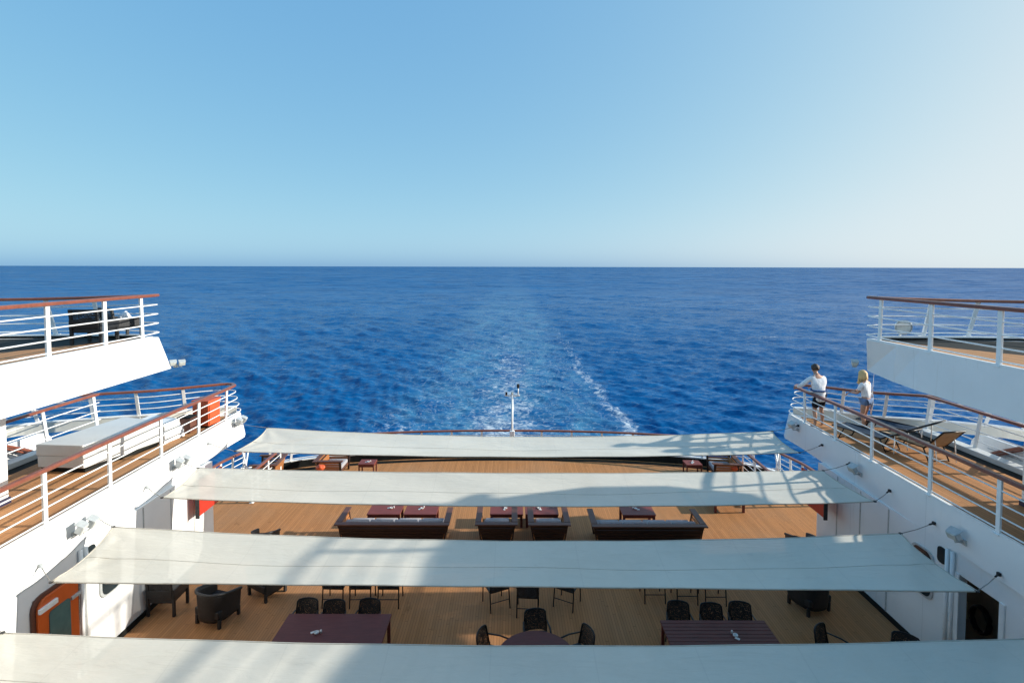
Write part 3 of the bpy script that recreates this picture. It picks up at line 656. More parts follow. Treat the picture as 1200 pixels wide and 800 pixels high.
# ------------------------------------------------------------------ furniture of the lower deck
def make_sofa(label, W, nc, cat='sofa', D=.95, group='wooden sofas and armchairs facing the stern', back_mat=None, loose=True):
    """back towards -y, seat opening towards +y, origin on the floor at the middle of the back"""
    t = thing('sofa' if W > 1.5 else 'armchair', label, cat, (0, 0, 0), 0, group)
    h = .68; sp = .10
    q = MB()
    for k in range(6):
        z0 = .10+k*.092; f0 = (z0-.1)/.56; y = .14-.13*f0; w2 = W/2-.16+.12*f0-.02
        q.cbox((0, y, z0+.04), (2*w2, .03, .078), (R(12), 0, 0))
    q.box(-W/2+.2, W/2-.2, .16, .19, .1, .62)
    q.build('back_panel', back_mat or M['sofa_shaded'], t, bevel=.004)
    MB().cbox((0, .02, h), (W, .17, .035)).build('back_rail', M['sofa_wood'], t, bevel=.008)
    for s in (-1, 1):
        q = MB()
        for k in range(6):
            z0 = .12+k*.09; f0 = (z0-.1)/.56; x = s*(W/2-.20+.12*f0)
            q.cbox((x, D/2+.02, z0+.04), (.026, D-.12, .072), (0, R(12*s), 0))
        q.build('side_panel', M['sofa_sunlit'], t, bevel=.004)
        MB().cbox((s*(W/2-.085), D/2+.10, h+.003), (.17, D-.03, .036)).build('armrest', M['sofa_wood'], t, bevel=.008)
        for y in (.12, D-.02):
            MB().loft([(s*(W/2-.09)+dx, y+dy, h-.02) for dx, dy in ((-.035, -.035), (.035, -.035), (.035, .035), (-.035, .035))],
                      [(s*(W/2-.20)+dx, y+dy, 0) for dx, dy in ((-.03, -.03), (.03, -.03), (.03, .03), (-.03, .03))]).build('leg', M['sofa_shaded'], t)
    MB().box(-W/2+.22, W/2-.22, .2, D-.02, .20, .28).build('seat_frame', M['sofa_wood'], t, bevel=.006)
    cw = (W-.46)/nc
    for k in range(nc):
        x = -W/2+.23+cw*(k+.5)
        MB().cbox((x, .2+(D-.22)/2, .36), (cw-.015, D-.24, .15)).build('seat_cushion', M['cushion'], t, bevel=.04, smooth=True)
        if loose: MB().cbox((x, .27, .545), (cw-.02, .15, .27), (R(10), 0, 0)).build('back_cushion', M['cushion'], t, bevel=.05, smooth=True)
    return t
sofa = make_sofa('long wooden sofa with grey cushions, left of the two armchairs', 3.2, 4); sofa.location = (-3.33, 14.44, ZL)
dup(sofa, (3.83, 14.36, ZL), 0, 'long wooden sofa with grey cushions, right of the two armchairs')
ac = make_sofa('square wooden armchair, left one of the pair between the long sofas', 1.19, 1, 'armchair'); ac.location = (-.42, 14.46, ZL)
dup(ac, (1.06, 14.45, ZL), 0, 'square wooden armchair, right one of the pair between the long sofas')
# stern corner sets
so2 = make_sofa('wooden armchair by the left stern rail with orange slatted side lit by sun', 1.3, 1, 'armchair', group='wooden seats in the stern corners', back_mat=M['sofa_sunlit'], loose=False); so2.location = (-7.25, 19.75, ZL); so2.rotation_euler = (0, 0, R(-90))
dup(so2, (-8.55, 19.35, ZL), R(95), 'grey cushioned wooden armchair closest to the left stern quarter railing', scale=(.92, .92, 1))
dup(so2, (8.42, 19.5, ZL), R(84), 'wooden armchair with slatted side by the right stern rail')

def make_table(label, W, D, h, top_mat, name='coffee_table', cat='coffee table', group=None, leg=.035, slats=0):
    t = thing(name, label, cat, (0, 0, 0), 0, group); q = MB()
    if slats:
        sw = D/slats
        for k in range(slats): q.box(-W/2, W/2, -D/2+k*sw+.004, -D/2+(k+1)*sw-.004, h-.035, h)
        q.box(-W/2+.02, W/2-.02, -D/2+.02, D/2-.02, h-.05, h-.036)
    else: q.box(-W/2, W/2, -D/2, D/2, h-.04, h)
    q.build('tabletop', top_mat, t, bevel=.005)
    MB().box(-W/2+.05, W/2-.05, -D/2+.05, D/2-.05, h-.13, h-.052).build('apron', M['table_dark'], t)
    for sx in (-1, 1):
        for sy in (-1, 1):
            x, y = sx*(W/2-.05), sy*(D/2-.05); MB().box(x-leg, x+leg, y-leg, y+leg, 0, h-.051).build('leg', M['table_dark'], t, bevel=.005)
    return t
CT = 'low mahogany coffee tables'
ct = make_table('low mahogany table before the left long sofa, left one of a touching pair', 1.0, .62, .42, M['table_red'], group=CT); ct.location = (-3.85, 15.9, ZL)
dup(ct, (-2.75, 15.9, ZL), 0, 'low mahogany table before the left long sofa, right one of a touching pair')
dup(ct, (-.15, 15.92, ZL), 0, 'low mahogany table before the left armchair of the middle pair')
dup(ct, (.92, 15.92, ZL), 0, 'low mahogany table before the right armchair of the middle pair')
dup(ct, (3.84, 15.89, ZL), 0, 'low mahogany table standing alone before the right long sofa')
dup(ct, (6.98, 16.9, ZL), 0, 'low mahogany table farthest right, alone on the open teak deck')
dup(ct, (-5.45, 19.75, ZL+.02), 0, 'small mahogany side table beside the armchair in the left stern corner', scale=(.6, .8, 1.05))
dup(ct, (6.85, 19.75, ZL+.02), 0, 'small mahogany side table beside the armchair in the right stern corner', scale=(.6, .8, 1.05))

def make_ashtray(label):
    t = thing('ashtray', label, 'ashtray', (0, 0, 0), 0, 'white ashtrays on tables'); t.scale = (.62,)*3
    MB().lathe([(.05, 0), (.075, .01), (.08, .045), (.066, .045), (.05, .015)], (0, 0, 0), 16).build('bowl', M['ash_white'], t, smooth=True)
    MB().lathe([(.03, 0), (.034, .06), (.028, .09)], (.13, .02, 0), 12).build('cup', M['ash_white'], t, smooth=True)
    MB().cbox((-.12, .03, .006), (.14, .09, .01), (0, 0, .5)).build('card', M['ash_white'], t)
    return t
ash = make_ashtray('white ashtray and cup on the left table of the pair before the long sofa'); ash.location = (-3.7, 15.98, ZL+.421)
for x, y, z, rz, lab in ((-2.75, 15.96, .421, .7, 'white ashtray and cup on the right table of the pair before the long sofa'),
                     (-.18, 15.98, .421, 1.3, 'white ashtray on the low table before the left middle armchair'),
                     (.85, 15.98, .421, 2.2, 'white ashtray on the low table before the right middle armchair'),
                     (3.82, 15.97, .421, 2.8, 'white ashtray on the lone low table before the right long sofa'),
                     (-5.42, 19.72, .462, .2, 'white ashtray on the side table in the left stern corner'),
                     (6.85, 19.72, .462, 1.2, 'white ashtray on the side table in the right stern corner'),
                     (-3.78, 9.98, .741, 0, 'white ashtray and cup on the left rectangular dining table'),
                     (4.33, 9.93, .741, 1.9, 'white ashtray and card on the right rectangular dining table')):
    dup(ash, (x, y, ZL+z), rz, lab)

def bundle(loc, mat, label, cat, r=.16, sc=(1, .8, .7), name='bundle'):
    q = MB(); q.ball((0, 0, r*.62), r, 3, sc)
    for v in q.bm.verts:
        n = math.sin(v.co.x*31+v.co.y*17)*math.sin(v.co.z*27+v.co.x*9); v.co *= 1+.09*n
    o = q.build(name, mat, None, smooth=True); o.location = loc; tag(o, label, cat)
bundle((-6.95, 18.95, ZL+.44), M['orange'], 'orange bundle on the seat in the left stern corner', 'bundle')
bundle((8.15, 19.05, ZL+.44), M['orange'], 'orange bundle on the seat in the right stern corner', 'bundle')

# dining tables and chairs
DT = 'mahogany dining tables'
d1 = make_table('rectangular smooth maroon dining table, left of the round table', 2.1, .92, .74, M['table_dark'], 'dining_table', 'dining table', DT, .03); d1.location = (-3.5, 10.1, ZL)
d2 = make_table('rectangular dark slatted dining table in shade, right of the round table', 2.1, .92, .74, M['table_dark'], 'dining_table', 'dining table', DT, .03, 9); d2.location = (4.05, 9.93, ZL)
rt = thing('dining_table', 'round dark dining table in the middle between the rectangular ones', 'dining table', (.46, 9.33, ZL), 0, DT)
MB().lathe([(.71, .705), (.74, .715), (.74, .735), (.73, .745)], (0, 0, 0), 48).build('tabletop', M['table_dark'], rt)
MB().lathe([(.05, .04), (.045, .3), (.06, .704)], (0, 0, 0), 16).build('pedestal', M['metal_black'], rt, smooth=True)
for k in range(4):
    a = R(45+90*k); MB().tube([(0, 0, .05), (.25*math.cos(a), .25*math.sin(a), .05), (.42*math.cos(a), .42*math.sin(a), .015)], .03, 8).build('foot', M['metal_black'], rt, smooth=True)

def make_chair(label, group):
    """faces -y; the back is at +y"""
    t = thing('dining_chair', label, 'chair', (0, 0, 0), 0, group)
    MB().cbox((0, 0, .44), (.48, .47, .035)).build('seat', M['black'], t, bevel=.012)
    def f(u, v):
        x = (u-.5)*(.47-.05*v); return Vector((x, .21+.07*v+.05*(1-(2*u-1)**2), .47+.39*v-.02*(2*u-1)**4))
    MB().grid(f, 14, 8).build('backrest', M['weave'], t, smooth=True, solid=.012)
    MB().tube([f(0, 0), f(0, .5), f(0, .95), f(.06, 1), f(.25, 1), f(.5, 1), f(.75, 1), f(.94, 1), f(1, .95), f(1, .5), f(1, 0)], .017, 8).build('back_frame', M['metal_black'], t, smooth=True)
    for s in (-1, 1):
        MB().tube([(s*.24, -.22, 0), (s*.235, -.21, .43), (s*.25, -.2, .66)], .015, 8).build('leg', M['metal_black'], t, smooth=True)
        MB().tube([(s*.24, .27, 0), (s*.235, .21, .43), (s*.235, .21, .5)], .015, 8).build('leg', M['metal_black'], t, smooth=True)
        MB().tube([(s*.25, -.2, .655), (s*.262, .0, .665), (s*.235, .235, .66)], .02, 8, flat=.6).build('armrest', M['metal_black'], t, smooth=True)
    MB().tube([(-.235, .24, .2), (.235, .24, .2)], .01, 6).build('stretcher', M['metal_black'], t, smooth=True)
    return t
G = 'black armchairs round the dining tables'
ch = make_chair('black woven armchair at the smooth maroon dining table, leftmost of its three', G); ch.location = (-4.28, 10.56, ZL)
for x, y, a, lab in ((-3.67, 10.55, 2, 'black woven armchair at the smooth maroon dining table, middle of its three'),
                     (-2.96, 10.55, -2, 'black woven armchair at the smooth maroon dining table, rightmost of its three'),
                     (3.48, 10.5, 0, 'black armchair at the dark slatted dining table, leftmost of its three'),
                     (4.13, 10.48, 1, 'black armchair at the dark slatted dining table, middle of its three'),
                     (4.73, 10.45, -3, 'black armchair at the dark slatted dining table, rightmost of its three'),
                     (.53, 10.22, 0, 'black armchair directly behind the round dining table'),
                     (-.32, 9.8, 62, 'black armchair turned sideways at the left of the round dining table'),
                     (1.27, 9.8, -62, 'black armchair turned sideways at the right of the round dining table'),
                     (6.2, 9.85, 40, 'black armchair right of the dark slatted table, turned towards it'),
                     (7.35, 9.6, -35, 'black armchair close to the right side wall base')):
    dup(ch, (x+random.uniform(-.03, .03), y+random.uniform(-.05, .05), ZL), R(a+random.uniform(-7, 7)), lab)
G2 = 'black armchairs seen only by their legs under the third awning'
for x, y, a, lab in ((-4.1, 12.1, 178, 'thin legged black chair before the awning edge, leftmost of three above left table'),
                     (-3.48, 12.1, 181, 'thin legged black chair before the awning edge, middle of three above left table'),
                     (-2.83, 12.1, 180, 'thin legged black chair before the awning edge, rightmost of three above left table'),
                     (.38, 11.78, 176, 'black chair with visible seat, right behind the round table chairs'),
                     (-.36, 12.02, 205, 'black chair legs left of the chair behind the round table'),
                     (1.31, 12.05, 152, 'black chair legs right of the chair behind the round table'),
                     (3.36, 12.3, 180, 'dark chair legs in shade above right table, leftmost of three'),
                     (4.1, 12.25, 180, 'dark chair legs in shade above right table, middle of three'),
                     (4.75, 12.22, 180, 'dark chair legs in shade above right table, rightmost of three')):
    dup(ch, (x, y, ZL), R(a), lab, G2)

def make_tub(label):
    """wicker tub chair, open towards +y"""
    t = thing('tub_chair', label, 'armchair', (0, 0, 0), 0, 'black wicker tub chairs')
    pts = [(-.36, .34), (-.37, .1), (-.34, -.16), (-.22, -.31), (0, -.35), (.22, -.31), (.34, -.16), (.37, .1), (.36, .34)]
    c = catmull([(x, y, 0) for x, y in pts], 4); n = len(c)
    def f(u, v):
        x = u*(n-1); i = min(int(x), n-2); p = c[i].lerp(c[i+1], x-i); k = 1-abs(2*u-1); top = .60+.16*min(1, k*1.7)
        return Vector((p.x*(.93+.07*v), p.y*(.93+.07*v), .14+(top-.14)*v))
    MB().grid(f, 36, 8).build('shell', M['black'], t, smooth=True, solid=.03)
    MB().tube([f(i/36, 1) for i in range(37)], .032, 8).build('rim', M['black'], t, smooth=True)
    MB().cbox((0, .04, .30), (.66, .62, .16)).build('seat', M['black'], t, bevel=.02)
    MB().cbox((0, .05, .42), (.56, .52, .09)).build('cushion', M['black_cloth'], t, bevel=.03, smooth=True)
    for x in (-.31, .31):
        for y in (-.22, .3): MB().box(x-.03, x+.03, y-.03, y+.03, 0, .2).build('leg', M['black'], t, bevel=.006)
    return t
tb = make_tub('black wicker tub chair with curved rim, standing apart at lower left'); tb.location = (-6.55, 11.45, ZL); tb.rotation_euler = (0, 0, R(-18))
dup(tb, (-5.85, 12.45, ZL), R(150), 'black wicker tub chair half under the awning, behind the curved rim one')
dup(tb, (-6.68, 14.02, ZL), R(0), 'black tub chair back peeping over the third awning at left', scale=(.82, .82, 1))
dup(tb, (7.75, 13.85, ZL), R(0), 'black tub chair back peeping over the third awning at right', scale=(.82, .82, 1))
dup(tb, (6.9, 11.9, ZL), R(20), 'black tub chair in deep shade against the right side wall')

def make_wicker(label, grp):
    """high backed wicker armchair, back towards -y"""
    t = thing('wicker_chair', label, 'armchair', (0, 0, 0), 0, grp)
    MB().cbox((0, .06, .36), (.56, .54, .12)).build('seat', M['black'], t, bevel=.015)
    MB().cbox((0, -.23, .52), (.56, .05, .2), (R(6), 0, 0)).build('lower_back', M['black'], t, bevel=.01)
    MB().cbox((0, -.255, .73), (.46, .02, .24), (R(6), 0, 0)).build('woven_panel', M['weave'], t)
    q = MB()
    for x in (-.26, .26): q.cbox((x, -.255, .73), (.06, .045, .28), (R(6), 0, 0))
    q.cbox((0, -.27, .875), (.58, .05, .05), (R(6), 0, 0)).build('back_frame', M['black'], t, bevel=.008)
    for s in (-1, 1):
        MB().cbox((s*.29, .04, .5), (.06, .56, .24)).build('arm', M['black'], t, bevel=.012)
        for y in (-.2, .29): MB().box(s*.29-.028, s*.29+.028, y-.028, y+.028, 0, .4).build('leg', M['black'], t, bevel=.005)
    return t
wk = make_wicker('black wicker armchair with pale woven panel against the left side wall', 'high backed wicker armchairs'); wk.location = (-7.85, 11.75, ZL)
dup(wk, (-8.82, 11.1, ZU+.012), R(3), 'black woven chair on the left upper terrace, nearer the viewer', scale=(1, 1, .82))
dup(wk, (-8.72, 11.72, ZU+.012), R(-28), 'black armchair holding a white bundle on the left upper terrace', scale=(1, 1, .8))
bundle((-8.62, 11.72, ZU+.34), M['shirt'], 'crumpled white bundle on the black armchair of the left upper terrace', 'bundle', .17, (.8, .8, 1.1))

# ------------------------------------------------------------------ things on the middle terraces
lk = thing('locker', 'large white deck locker with flat lid on the left middle terrace', 'locker', (0, 0, 0))
ba = [(-10.55, 11.6), (-9.46, 11.52), (-8.98, 13.35), (-10.2, 13.75)]
def sc_poly(p, k):
    cx = sum(a for a, b in p)/len(p); cy = sum(b for a, b in p)/len(p); return [(cx+(a-cx)*k, cy+(b-cy)*k) for a, b in p]
MB().prism(sc_poly(ba, .95), ZM+.013, ZM+.115).build('plinth', M['gutter'], lk)
MB().prism(ba, ZM+.12, ZM+.38).build('body', M['locker'], lk, bevel=.015)
MB().prism(sc_poly(ba, 1.02), ZM+.385, ZM+.64).build('lid', M['locker'], lk, bevel=.02)
rf = thing('raft_stack', 'stack of white flat panels between the big locker and the orange cabinet', 'panels', (0, 0, 0))
for k in range(5):
    b2 = [(-9.9+.02*k, 13.86), (-8.93, 13.42+.03*(k % 2)), (-8.82+.02*(k % 3), 14.1-.06*k), (-9.8, 14.5-.05*k)]
    MB().prism(b2, ZM+.02+k*.11, ZM+.115+k*.11).build('panel', M['white'], rf, bevel=.012)
ob = thing('equipment_cabinet', 'orange red cabinet standing at the left middle terrace tip', 'cabinet', (-8.78, 15.05, ZM+.013), R(-8))
MB().box(-.25, .25, -.24, .24, .06, .74).build('body', M['orange'], ob, bevel=.02)
MB().box(.252, .27, -.21, .21, .1, .70).build('door', M['orange'], ob, bevel=.008)
MB().box(-.27, .28, -.26, .26, .742, .78).build('lid', M['orange'], ob, bevel=.012)
MB().box(-.2, .2, -.2, .2, 0, .058).build('foot', M['iron'], ob)
cr = thing('crate', 'small brown wooden crate beside the orange red cabinet', 'crate', (-8.95, 14.42, ZM+.013))
MB().box(-.17, .17, -.14, .14, .02, .42).build('body', M['sofa_wood'], cr, bevel=.01)
MB().box(-.19, .19, -.16, .16, .422, .46).build('lid', M['gutter'], cr, bevel=.006)

def make_lounger(label, mat, back=48):
    """head towards -y, feet towards +y"""
    t = thing('sun_lounger', label, 'lounger', (0, 0, 0), 0, 'folding sun loungers on the right middle terrace')
    a = R(back); hy, hz = -.32, .32
    MB().grid(lambda u, v: Vector(((u-.5)*.56, hy+.02+1.25*v, hz-.025*math.sin(math.pi*v)-.01*math.cos(3.14*(2*u-1)))), 8, 14).build('bed', mat, t, smooth=True, solid=.008)
    MB().grid(lambda u, v: Vector(((u-.5)*.56, hy-.66*v*math.cos(a), hz+.66*v*math.sin(a)-.02*math.sin(math.pi*v))), 8, 8).build('backrest', mat, t, smooth=True, solid=.008)
    MB().tube([(-.29, .95, hz), (-.29, hy, hz)], .017, 8).tube([(.29, .95, hz), (.29, hy, hz)], .017, 8).tube([(-.29, .95, hz), (.29, .95, hz)], .017, 8).build('frame', M['metal_black'], t, smooth=True)
    ty, tz = hy-.68*math.cos(a), hz+.68*math.sin(a)
    MB().tube([(-.29, hy, hz), (-.29, ty, tz), (.29, ty, tz), (.29, hy, hz)], .02, 8).build('back_frame', M['metal_black'], t, smooth=True)
    for y, dy in ((-.28, -.16), (.62, .16)):
        for s in (-1, 1): MB().tube([(s*.28, y, hz), (s*.28, y+dy, 0)], .016, 8).build('leg', M['metal_black'], t, smooth=True)
        MB().tube([(-.28, y+dy*.9, .03), (.28, y+dy*.9, .03)], .012, 6).build('crossbar', M['metal_black'], t, smooth=True)
    for s in (-1, 1): MB().tube([(s*.27, hy-.36*math.cos(a), hz+.36*math.sin(a)), (s*.27, hy-.30, .03)], .012, 6).build('brace', M['rail_white'], t, smooth=True)
    return t
lg = make_lounger('brown fabric sun lounger with raised back, nearest on the right terrace', M['sling']); lg.location = (10.02, 12.75, ZM+.013); lg.rotation_euler = (0, 0, R(10))
l2 = make_lounger('dark navy sun lounger by the two people, partly behind the railing', M['sling_navy'], 30); l2.location = (9.35, 13.45, ZM+.013); l2.rotation_euler = (0, 0, R(24))
dup(l2, (10.45, 14.1, ZM+.013), R(30), 'dark navy sun lounger farthest aft beside the outboard bulwark')

# ------------------------------------------------------------------ people
def skin_obj(name, joints, edges, root, mat, parent, sub=2, extra=None):
    """joints: name -> (pos, radius); grows one continuous surface over the stick figure"""
    bm = bmesh.new(); lay = bm.verts.layers.skin.verify(); V = {}
    for k, (p, r) in joints.items():
        v = bm.verts.new(p); V[k] = v; rr_ = r if isinstance(r, tuple) else (r, r)
        v[lay].radius = rr_; v[lay].use_root = (k == root)
    for a, b in edges: bm.edges.new((V[a], V[b]))
    me = bpy.data.meshes.new(name+'_stick'); bm.to_mesh(me); bm.free()
    o = bpy.data.objects.new(name+'_stick', me); COL.objects.link(o)
    m1 = o.modifiers.new('s', 'SKIN'); m1.use_smooth_shade = True; m1.branch_smoothing = .3
    m2 = o.modifiers.new('d', 'SUBSURF'); m2.levels = sub; m2.render_levels = sub
    dg = bpy.context.evaluated_depsgraph_get(); dg.update()
    me2 = bpy.data.meshes.new_from_object(o.evaluated_get(dg)); bpy.data.objects.remove(o); bpy.data.meshes.remove(me)
    bm = bmesh.new(); bm.from_mesh(me2); bpy.data.meshes.remove(me2)
    if extra: extra(bm)
    q = MB(); q.bm.free(); q.bm = bm
    for f in bm.faces: f.smooth = True
    return q.build(name, mat, parent, smooth=True)

def chain(j, e, pre, pts, link=None):
    last = link
    for i, (p, r) in enumerate(pts):
        k = f'{pre}{i}'; j[k] = (p, r)
        if last is not None: e.append((last, k))
        last = k
    return last

def hand(bm, wrist, direction, up, s, thumb_side):
    """five separate bent fingers on a palm, added to the body mesh"""
    d = Vector(direction).normalized(); u = Vector(up).normalized(); side = d.cross(u).normalized(); w = Vector(wrist)
    q = MB(); q.bm.free(); q.bm = bm
    ring = []
    for f, (hw, ht) in ((-.01, (.024, .018)), (.03, (.034, .016)), (.085, (.040, .013))):
        c = w+d*f; ring.append([c+side*hw*a+u*ht*b for a, b in ((-1, -.6), (-.6, -1), (.6, -1), (1, -.6), (1, .6), (.6, 1), (-.6, 1), (-1, .6))])
    V = [[bm.verts.new(p) for p in r] for r in ring]
    for a, b in zip(V, V[1:]):
        for i in range(8): bm.faces.new([a[i], a[(i+1) % 8], b[(i+1) % 8], b[i]])
    bm.faces.new(V[-1]); bm.faces.new(list(reversed(V[0])))
    for k, L in enumerate((.066, .076, .071, .055)):
        b = w+d*.08+side*(.030-.020*k)*thumb_side
        q.tube([b, b+d*L*.45-u*.006, b+d*L*.75-u*L*.32, b+d*L*.86-u*L*.62], .0085, 7)
    b = w+d*.03+side*.034*thumb_side
    q.tube([b-side*.012*thumb_side, b+d*.03+side*.022*thumb_side-u*.008, b+d*.055+side*.022*thumb_side-u*.03], .0095, 7)

def body(label, loc, rz, J, mats, hair_fn, scale=1.0, clothes=()):
    t = thing('person', label, 'person', loc, rz); t.scale = (scale,)*3
    j = {}; e = []
    j['pelvis'] = (J['pelvis'], (.135, .105)); last = chain(j, e, 'sp', [(J['waist'], (.115, .09)), (J['chest'], (.145, .105)), (J['upper'], (.10, .075)), (J['neck'], (.052, .052)), (J['jaw'], (.062, .066)), (J['head'], (.078, .092)), (J['crown'], (.060, .070))], 'pelvis')
    for s in 'LR':
        chain(j, e, 'arm'+s, [(J['sh'+s], .058), (J['el'+s], .040), (J['wr'+s], .026)], 'sp2')
        chain(j, e, 'leg'+s, [(J['hip'+s], .092), (J['th'+s], .078), (J['kn'+s], .055), (J['ca'+s], .056), (J['an'+s], .036), (J['to'+s], .030)], 'pelvis')
    def extra(bm):
        for s in 'LR':
            w = Vector(J['wr'+s]); d = Vector(J.get('hd'+s, w-Vector(J['el'+s]))).normalized()
            hand(bm, w, d, J.get('hu'+s, (0, 0, 1)), 1, 1 if s == 'R' else -1)
        hd = Vector(J['head']); fd = Vector(J['face']).normalized(); sd = Vector((1, 0, 0)); up = sd.cross(fd).normalized()
        q = MB(); q.bm.free(); q.bm = bm
        q.loft([hd+fd*.085+up*.01+sd*.006, hd+fd*.085+up*.01-sd*.006, hd+fd*.088-up*.035-sd*.016, hd+fd*.088-up*.035+sd*.016],
               [hd+fd*.10+up*.005+sd*.004, hd+fd*.10+up*.005-sd*.004, hd+fd*.122-up*.03-sd*.008, hd+fd*.122-up*.03+sd*.008])
        for k in (-1, 1): q.ball(hd+sd*.083*k-up*.01-fd*.005, .026, 2, (.4, .7, 1.15))
    bd = skin_obj('body', j, e, 'pelvis', mats['skin'], t, 2, extra)
    hd = Vector(J['head']); fd = Vector(J['face']).normalized(); up = Vector((1, 0, 0)).cross(fd).normalized()
    q = MB()
    for k in (-1, 1): q.ball(hd+fd*.083+Vector((.032*k, 0, 0))+up*.012, .012, 2, (1.3, .6, .8))
    q.build('eyes', M['eye'], t, smooth=True)
    MB().ball(hd+fd*.082-up*.055, .02, 2, (1.3, .5, .45)).build('mouth', M['lip'], t, smooth=True)
    hair_fn(t, hd, fd, up)
    for nm, jj, ee, root, mt in clothes: skin_obj(nm, jj, ee, root, mt, t, 2)
    return t

def limbs(J, spine, arms, legs, arms_root=2):
    j = {}; e = []; last = None
    for k, (p, r) in spine.items():
        j[k] = (J[p] if isinstance(p, str) else p, r)
        if last: e.append((last, k))
        last = k
    for s in 'LR':
        if arms: chain(j, e, 'a'+s, [(J[p+s] if isinstance(p, str) else p[s], r) for p, r in arms], list(spine)[arms_root])
        if legs: chain(j, e, 'l'+s, [(J[p+s], r) for p, r in legs], list(spine)[0])
    return j, e

# man leaning on the rail, back to the viewer
J = dict(pelvis=(0, -.03, .96), waist=(0, .0, 1.10), chest=(0, .06, 1.30), upper=(0, .11, 1.45), neck=(0, .15, 1.54), jaw=(0, .19, 1.575), head=(0, .20, 1.655), crown=(0, .19, 1.715), face=(-.15, 1, -.25),
         shL=(-.19, .09, 1.42), elL=(-.37, .26, 1.17), wrL=(-.33, .50, 1.07), shR=(.19, .09, 1.42), elR=(.34, .24, 1.17), wrR=(.16, .46, 1.08),
         hipL=(-.095, -.02, .90), hipR=(.095, -.02, .90), thL=(-.105, -.01, .72), thR=(.11, .02, .72), knL=(-.11, .03, .49), knR=(.12, .06, .49),
         caL=(-.115, -.02, .36), caR=(.13, .02, .36), anL=(-.12, -.03, .085), anR=(.14, .02, .085), toL=(-.14, .13, .035), toR=(.17, .17, .035))
def lerp(a, b, k): return tuple(Vector(a).lerp(Vector(b), k))
def short_hair(t, hd, fd, up):
    q = MB(); c = hd-fd*.018+up*.035; q.ball(c, .122, 3, (.88, 1.0, .95))
    bmesh.ops.delete(q.bm, geom=[v for v in q.bm.verts if (v.co-hd).dot(fd) > .045 and (v.co-hd).dot(up) < .05 or (v.co-hd).dot(up) < -.055], context='VERTS')
    for v in q.bm.verts: v.co += (v.co-c).normalized()*.012*(math.sin(v.co.x*90)*math.sin(v.co.y*80+v.co.z*70))
    q.build('hair', M['hair_brown'], t, smooth=True, solid=.015)
sj, se = limbs(J, {'p': ((0, -.02, .735), (.20, .165)), 'h': ((0, -.02, .90), (.195, .16)), 'w': ('waist', (.18, .15)), 'c': ('chest', (.20, .15)), 'u': ('upper', (.125, .095)), 'n': ((0, .14, 1.525), (.070, .066))},
               [('sh', .084), ('el', .066), ({'L': lerp(J['elL'], J['wrL'], .85), 'R': lerp(J['elR'], J['wrR'], .85)}, .046)], None, 3)
pj, pe = limbs(J, {'p': ((0, -.03, .93), (.125, .10))}, None, [('hip', .092), ('th', .102)]); 
for s in 'LR':
    k = 'k'+s; pj[k] = (lerp(J['th'+s], J['kn'+s], .72), .098); pe.append(('l'+s+'1', k))
bt = {'a': ((-.19, -.01, 1.02), .02)}
man = body('man in white long sleeved shirt and black shorts leaning on the tip railing', (8.78, 14.98, ZM+.013), R(6), J, {'skin': M['skin']}, short_hair, 1.0,
           [('shirt', sj, se, 'c', M['shirt']), ('shorts', pj, pe, 'p', M['black_cloth'])])
MB().tube([(.215*math.cos(a), -.0+.18*math.sin(a), 1.09+.01*math.cos(a)) for a in [2*math.pi*i/28 for i in range(28)]], .024, 8, closed=True).build('belt', M['blue_cloth'], man, smooth=True)

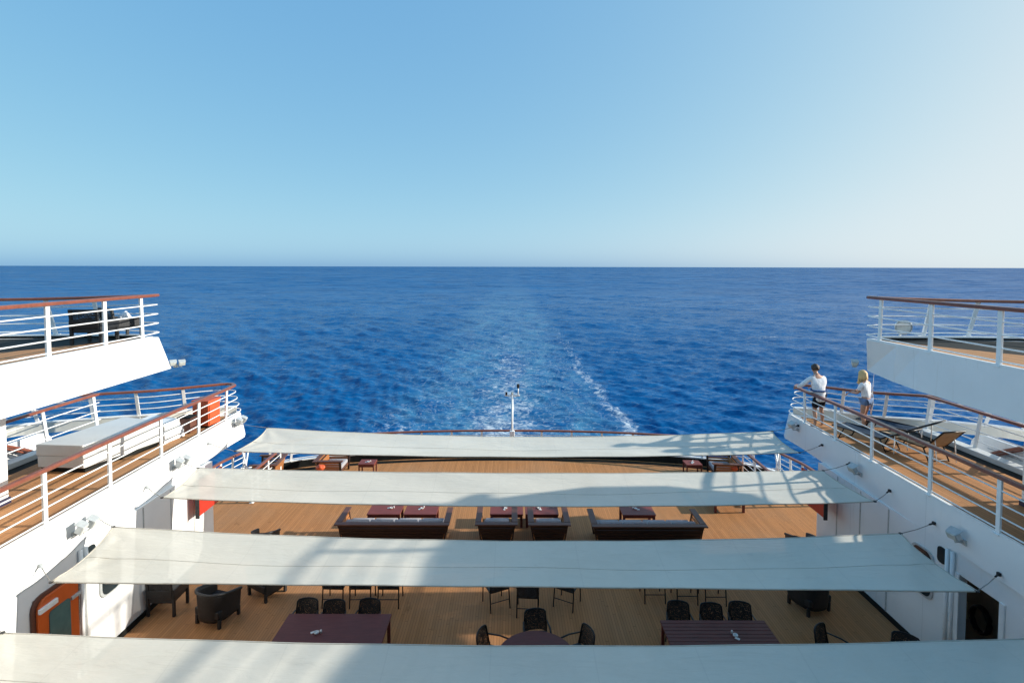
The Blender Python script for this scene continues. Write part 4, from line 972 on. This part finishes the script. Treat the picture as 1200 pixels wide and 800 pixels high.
# woman with long blond hair, arms folded, looking down
J2 = dict(pelvis=(0, 0, .93), waist=(.0, .0, 1.07), chest=(0, .02, 1.24), upper=(0, .03, 1.38), neck=(0, .05, 1.46), jaw=(0, .09, 1.515), head=(0, .10, 1.59), crown=(0, .08, 1.65), face=(-.1, .85, -.5),
          shL=(-.165, .03, 1.35), elL=(-.23, .10, 1.09), wrL=(-.13, .34, 1.06), shR=(.165, .03, 1.35), elR=(.22, .12, 1.10), wrR=(.02, .26, 1.12),
          hipL=(-.09, 0, .87), hipR=(.09, 0, .87), thL=(-.10, .0, .69), thR=(.09, .02, .69), knL=(-.10, .03, .47), knR=(.07, .06, .47),
          caL=(-.10, -.01, .35), caR=(.08, .02, .35), anL=(-.10, -.02, .08), anR=(.09, .02, .08), toL=(-.12, .12, .033), toR=(.07, .17, .033),
          hdL=(-.15, .9, -.55), hdR=(-.9, .4, -.2))
def long_hair(t, hd, fd, up):
    q = MB(); c = hd-fd*.012+up*.03; q.ball(c, .108, 3, (.88, 1.0, .95))
    bmesh.ops.delete(q.bm, geom=[v for v in q.bm.verts if (v.co-hd).dot(fd) > .055 and (v.co-hd).dot(up) < .045 or (v.co-hd).dot(up) < -.07], context='VERTS')
    for k in range(15):
        a = R(-112+224*k/14); b = c+Vector((math.sin(a)*.088, -math.cos(a)*.09+.0, -.02)); fr = max(0, -math.cos(a))
        ln = .25+.05*math.sin(k*2.3)
        q.tube([b+Vector((0, 0, .05)), b+Vector((math.sin(a)*.02, -.02*math.cos(a), -.10)), b+Vector((math.sin(a)*.03, -.01+.05*fr, -.22)), b+Vector((math.sin(a)*.02, .02+.07*fr, -ln))], .026-.006*(k % 2), 7)
    q.build('hair', M['hair_blond'], t, smooth=True)
sj2, se2 = limbs(J2, {'p': ((0, 0, .90), (.150, .125)), 'w': ('waist', (.135, .108)), 'c': ('chest', (.155, .125)), 'u': ('upper', (.105, .085)), 'n': ((0, .045, 1.42), (.058, .056))},
                 [('sh', .070), ({'L': lerp(J2['shL'], J2['elL'], .75), 'R': lerp(J2['shR'], J2['elR'], .75)}, .060)], None)
pj2, pe2 = limbs(J2, {'p': ((0, 0, .93), (.128, .105))}, None, [('hip', .098), ('th', .092)])
wm = body('woman with long blond hair in white shirt and denim shorts, looking down', (9.88, 14.62, ZM+.013), R(28), J2, {'skin': M['skin']}, long_hair, 1.0,
          [('shirt', sj2, se2, 'c', M['shirt']), ('shorts', pj2, pe2, 'p', M['denim'])])
MB().grid(lambda u, v: Vector((.175+.02*math.sin(5*v), -.04-.05*u+.012*math.sin(9*u+4*v), 1.1-.62*v)), 6, 14).build('scarf', M['shirt'], wm, smooth=True, solid=.006)
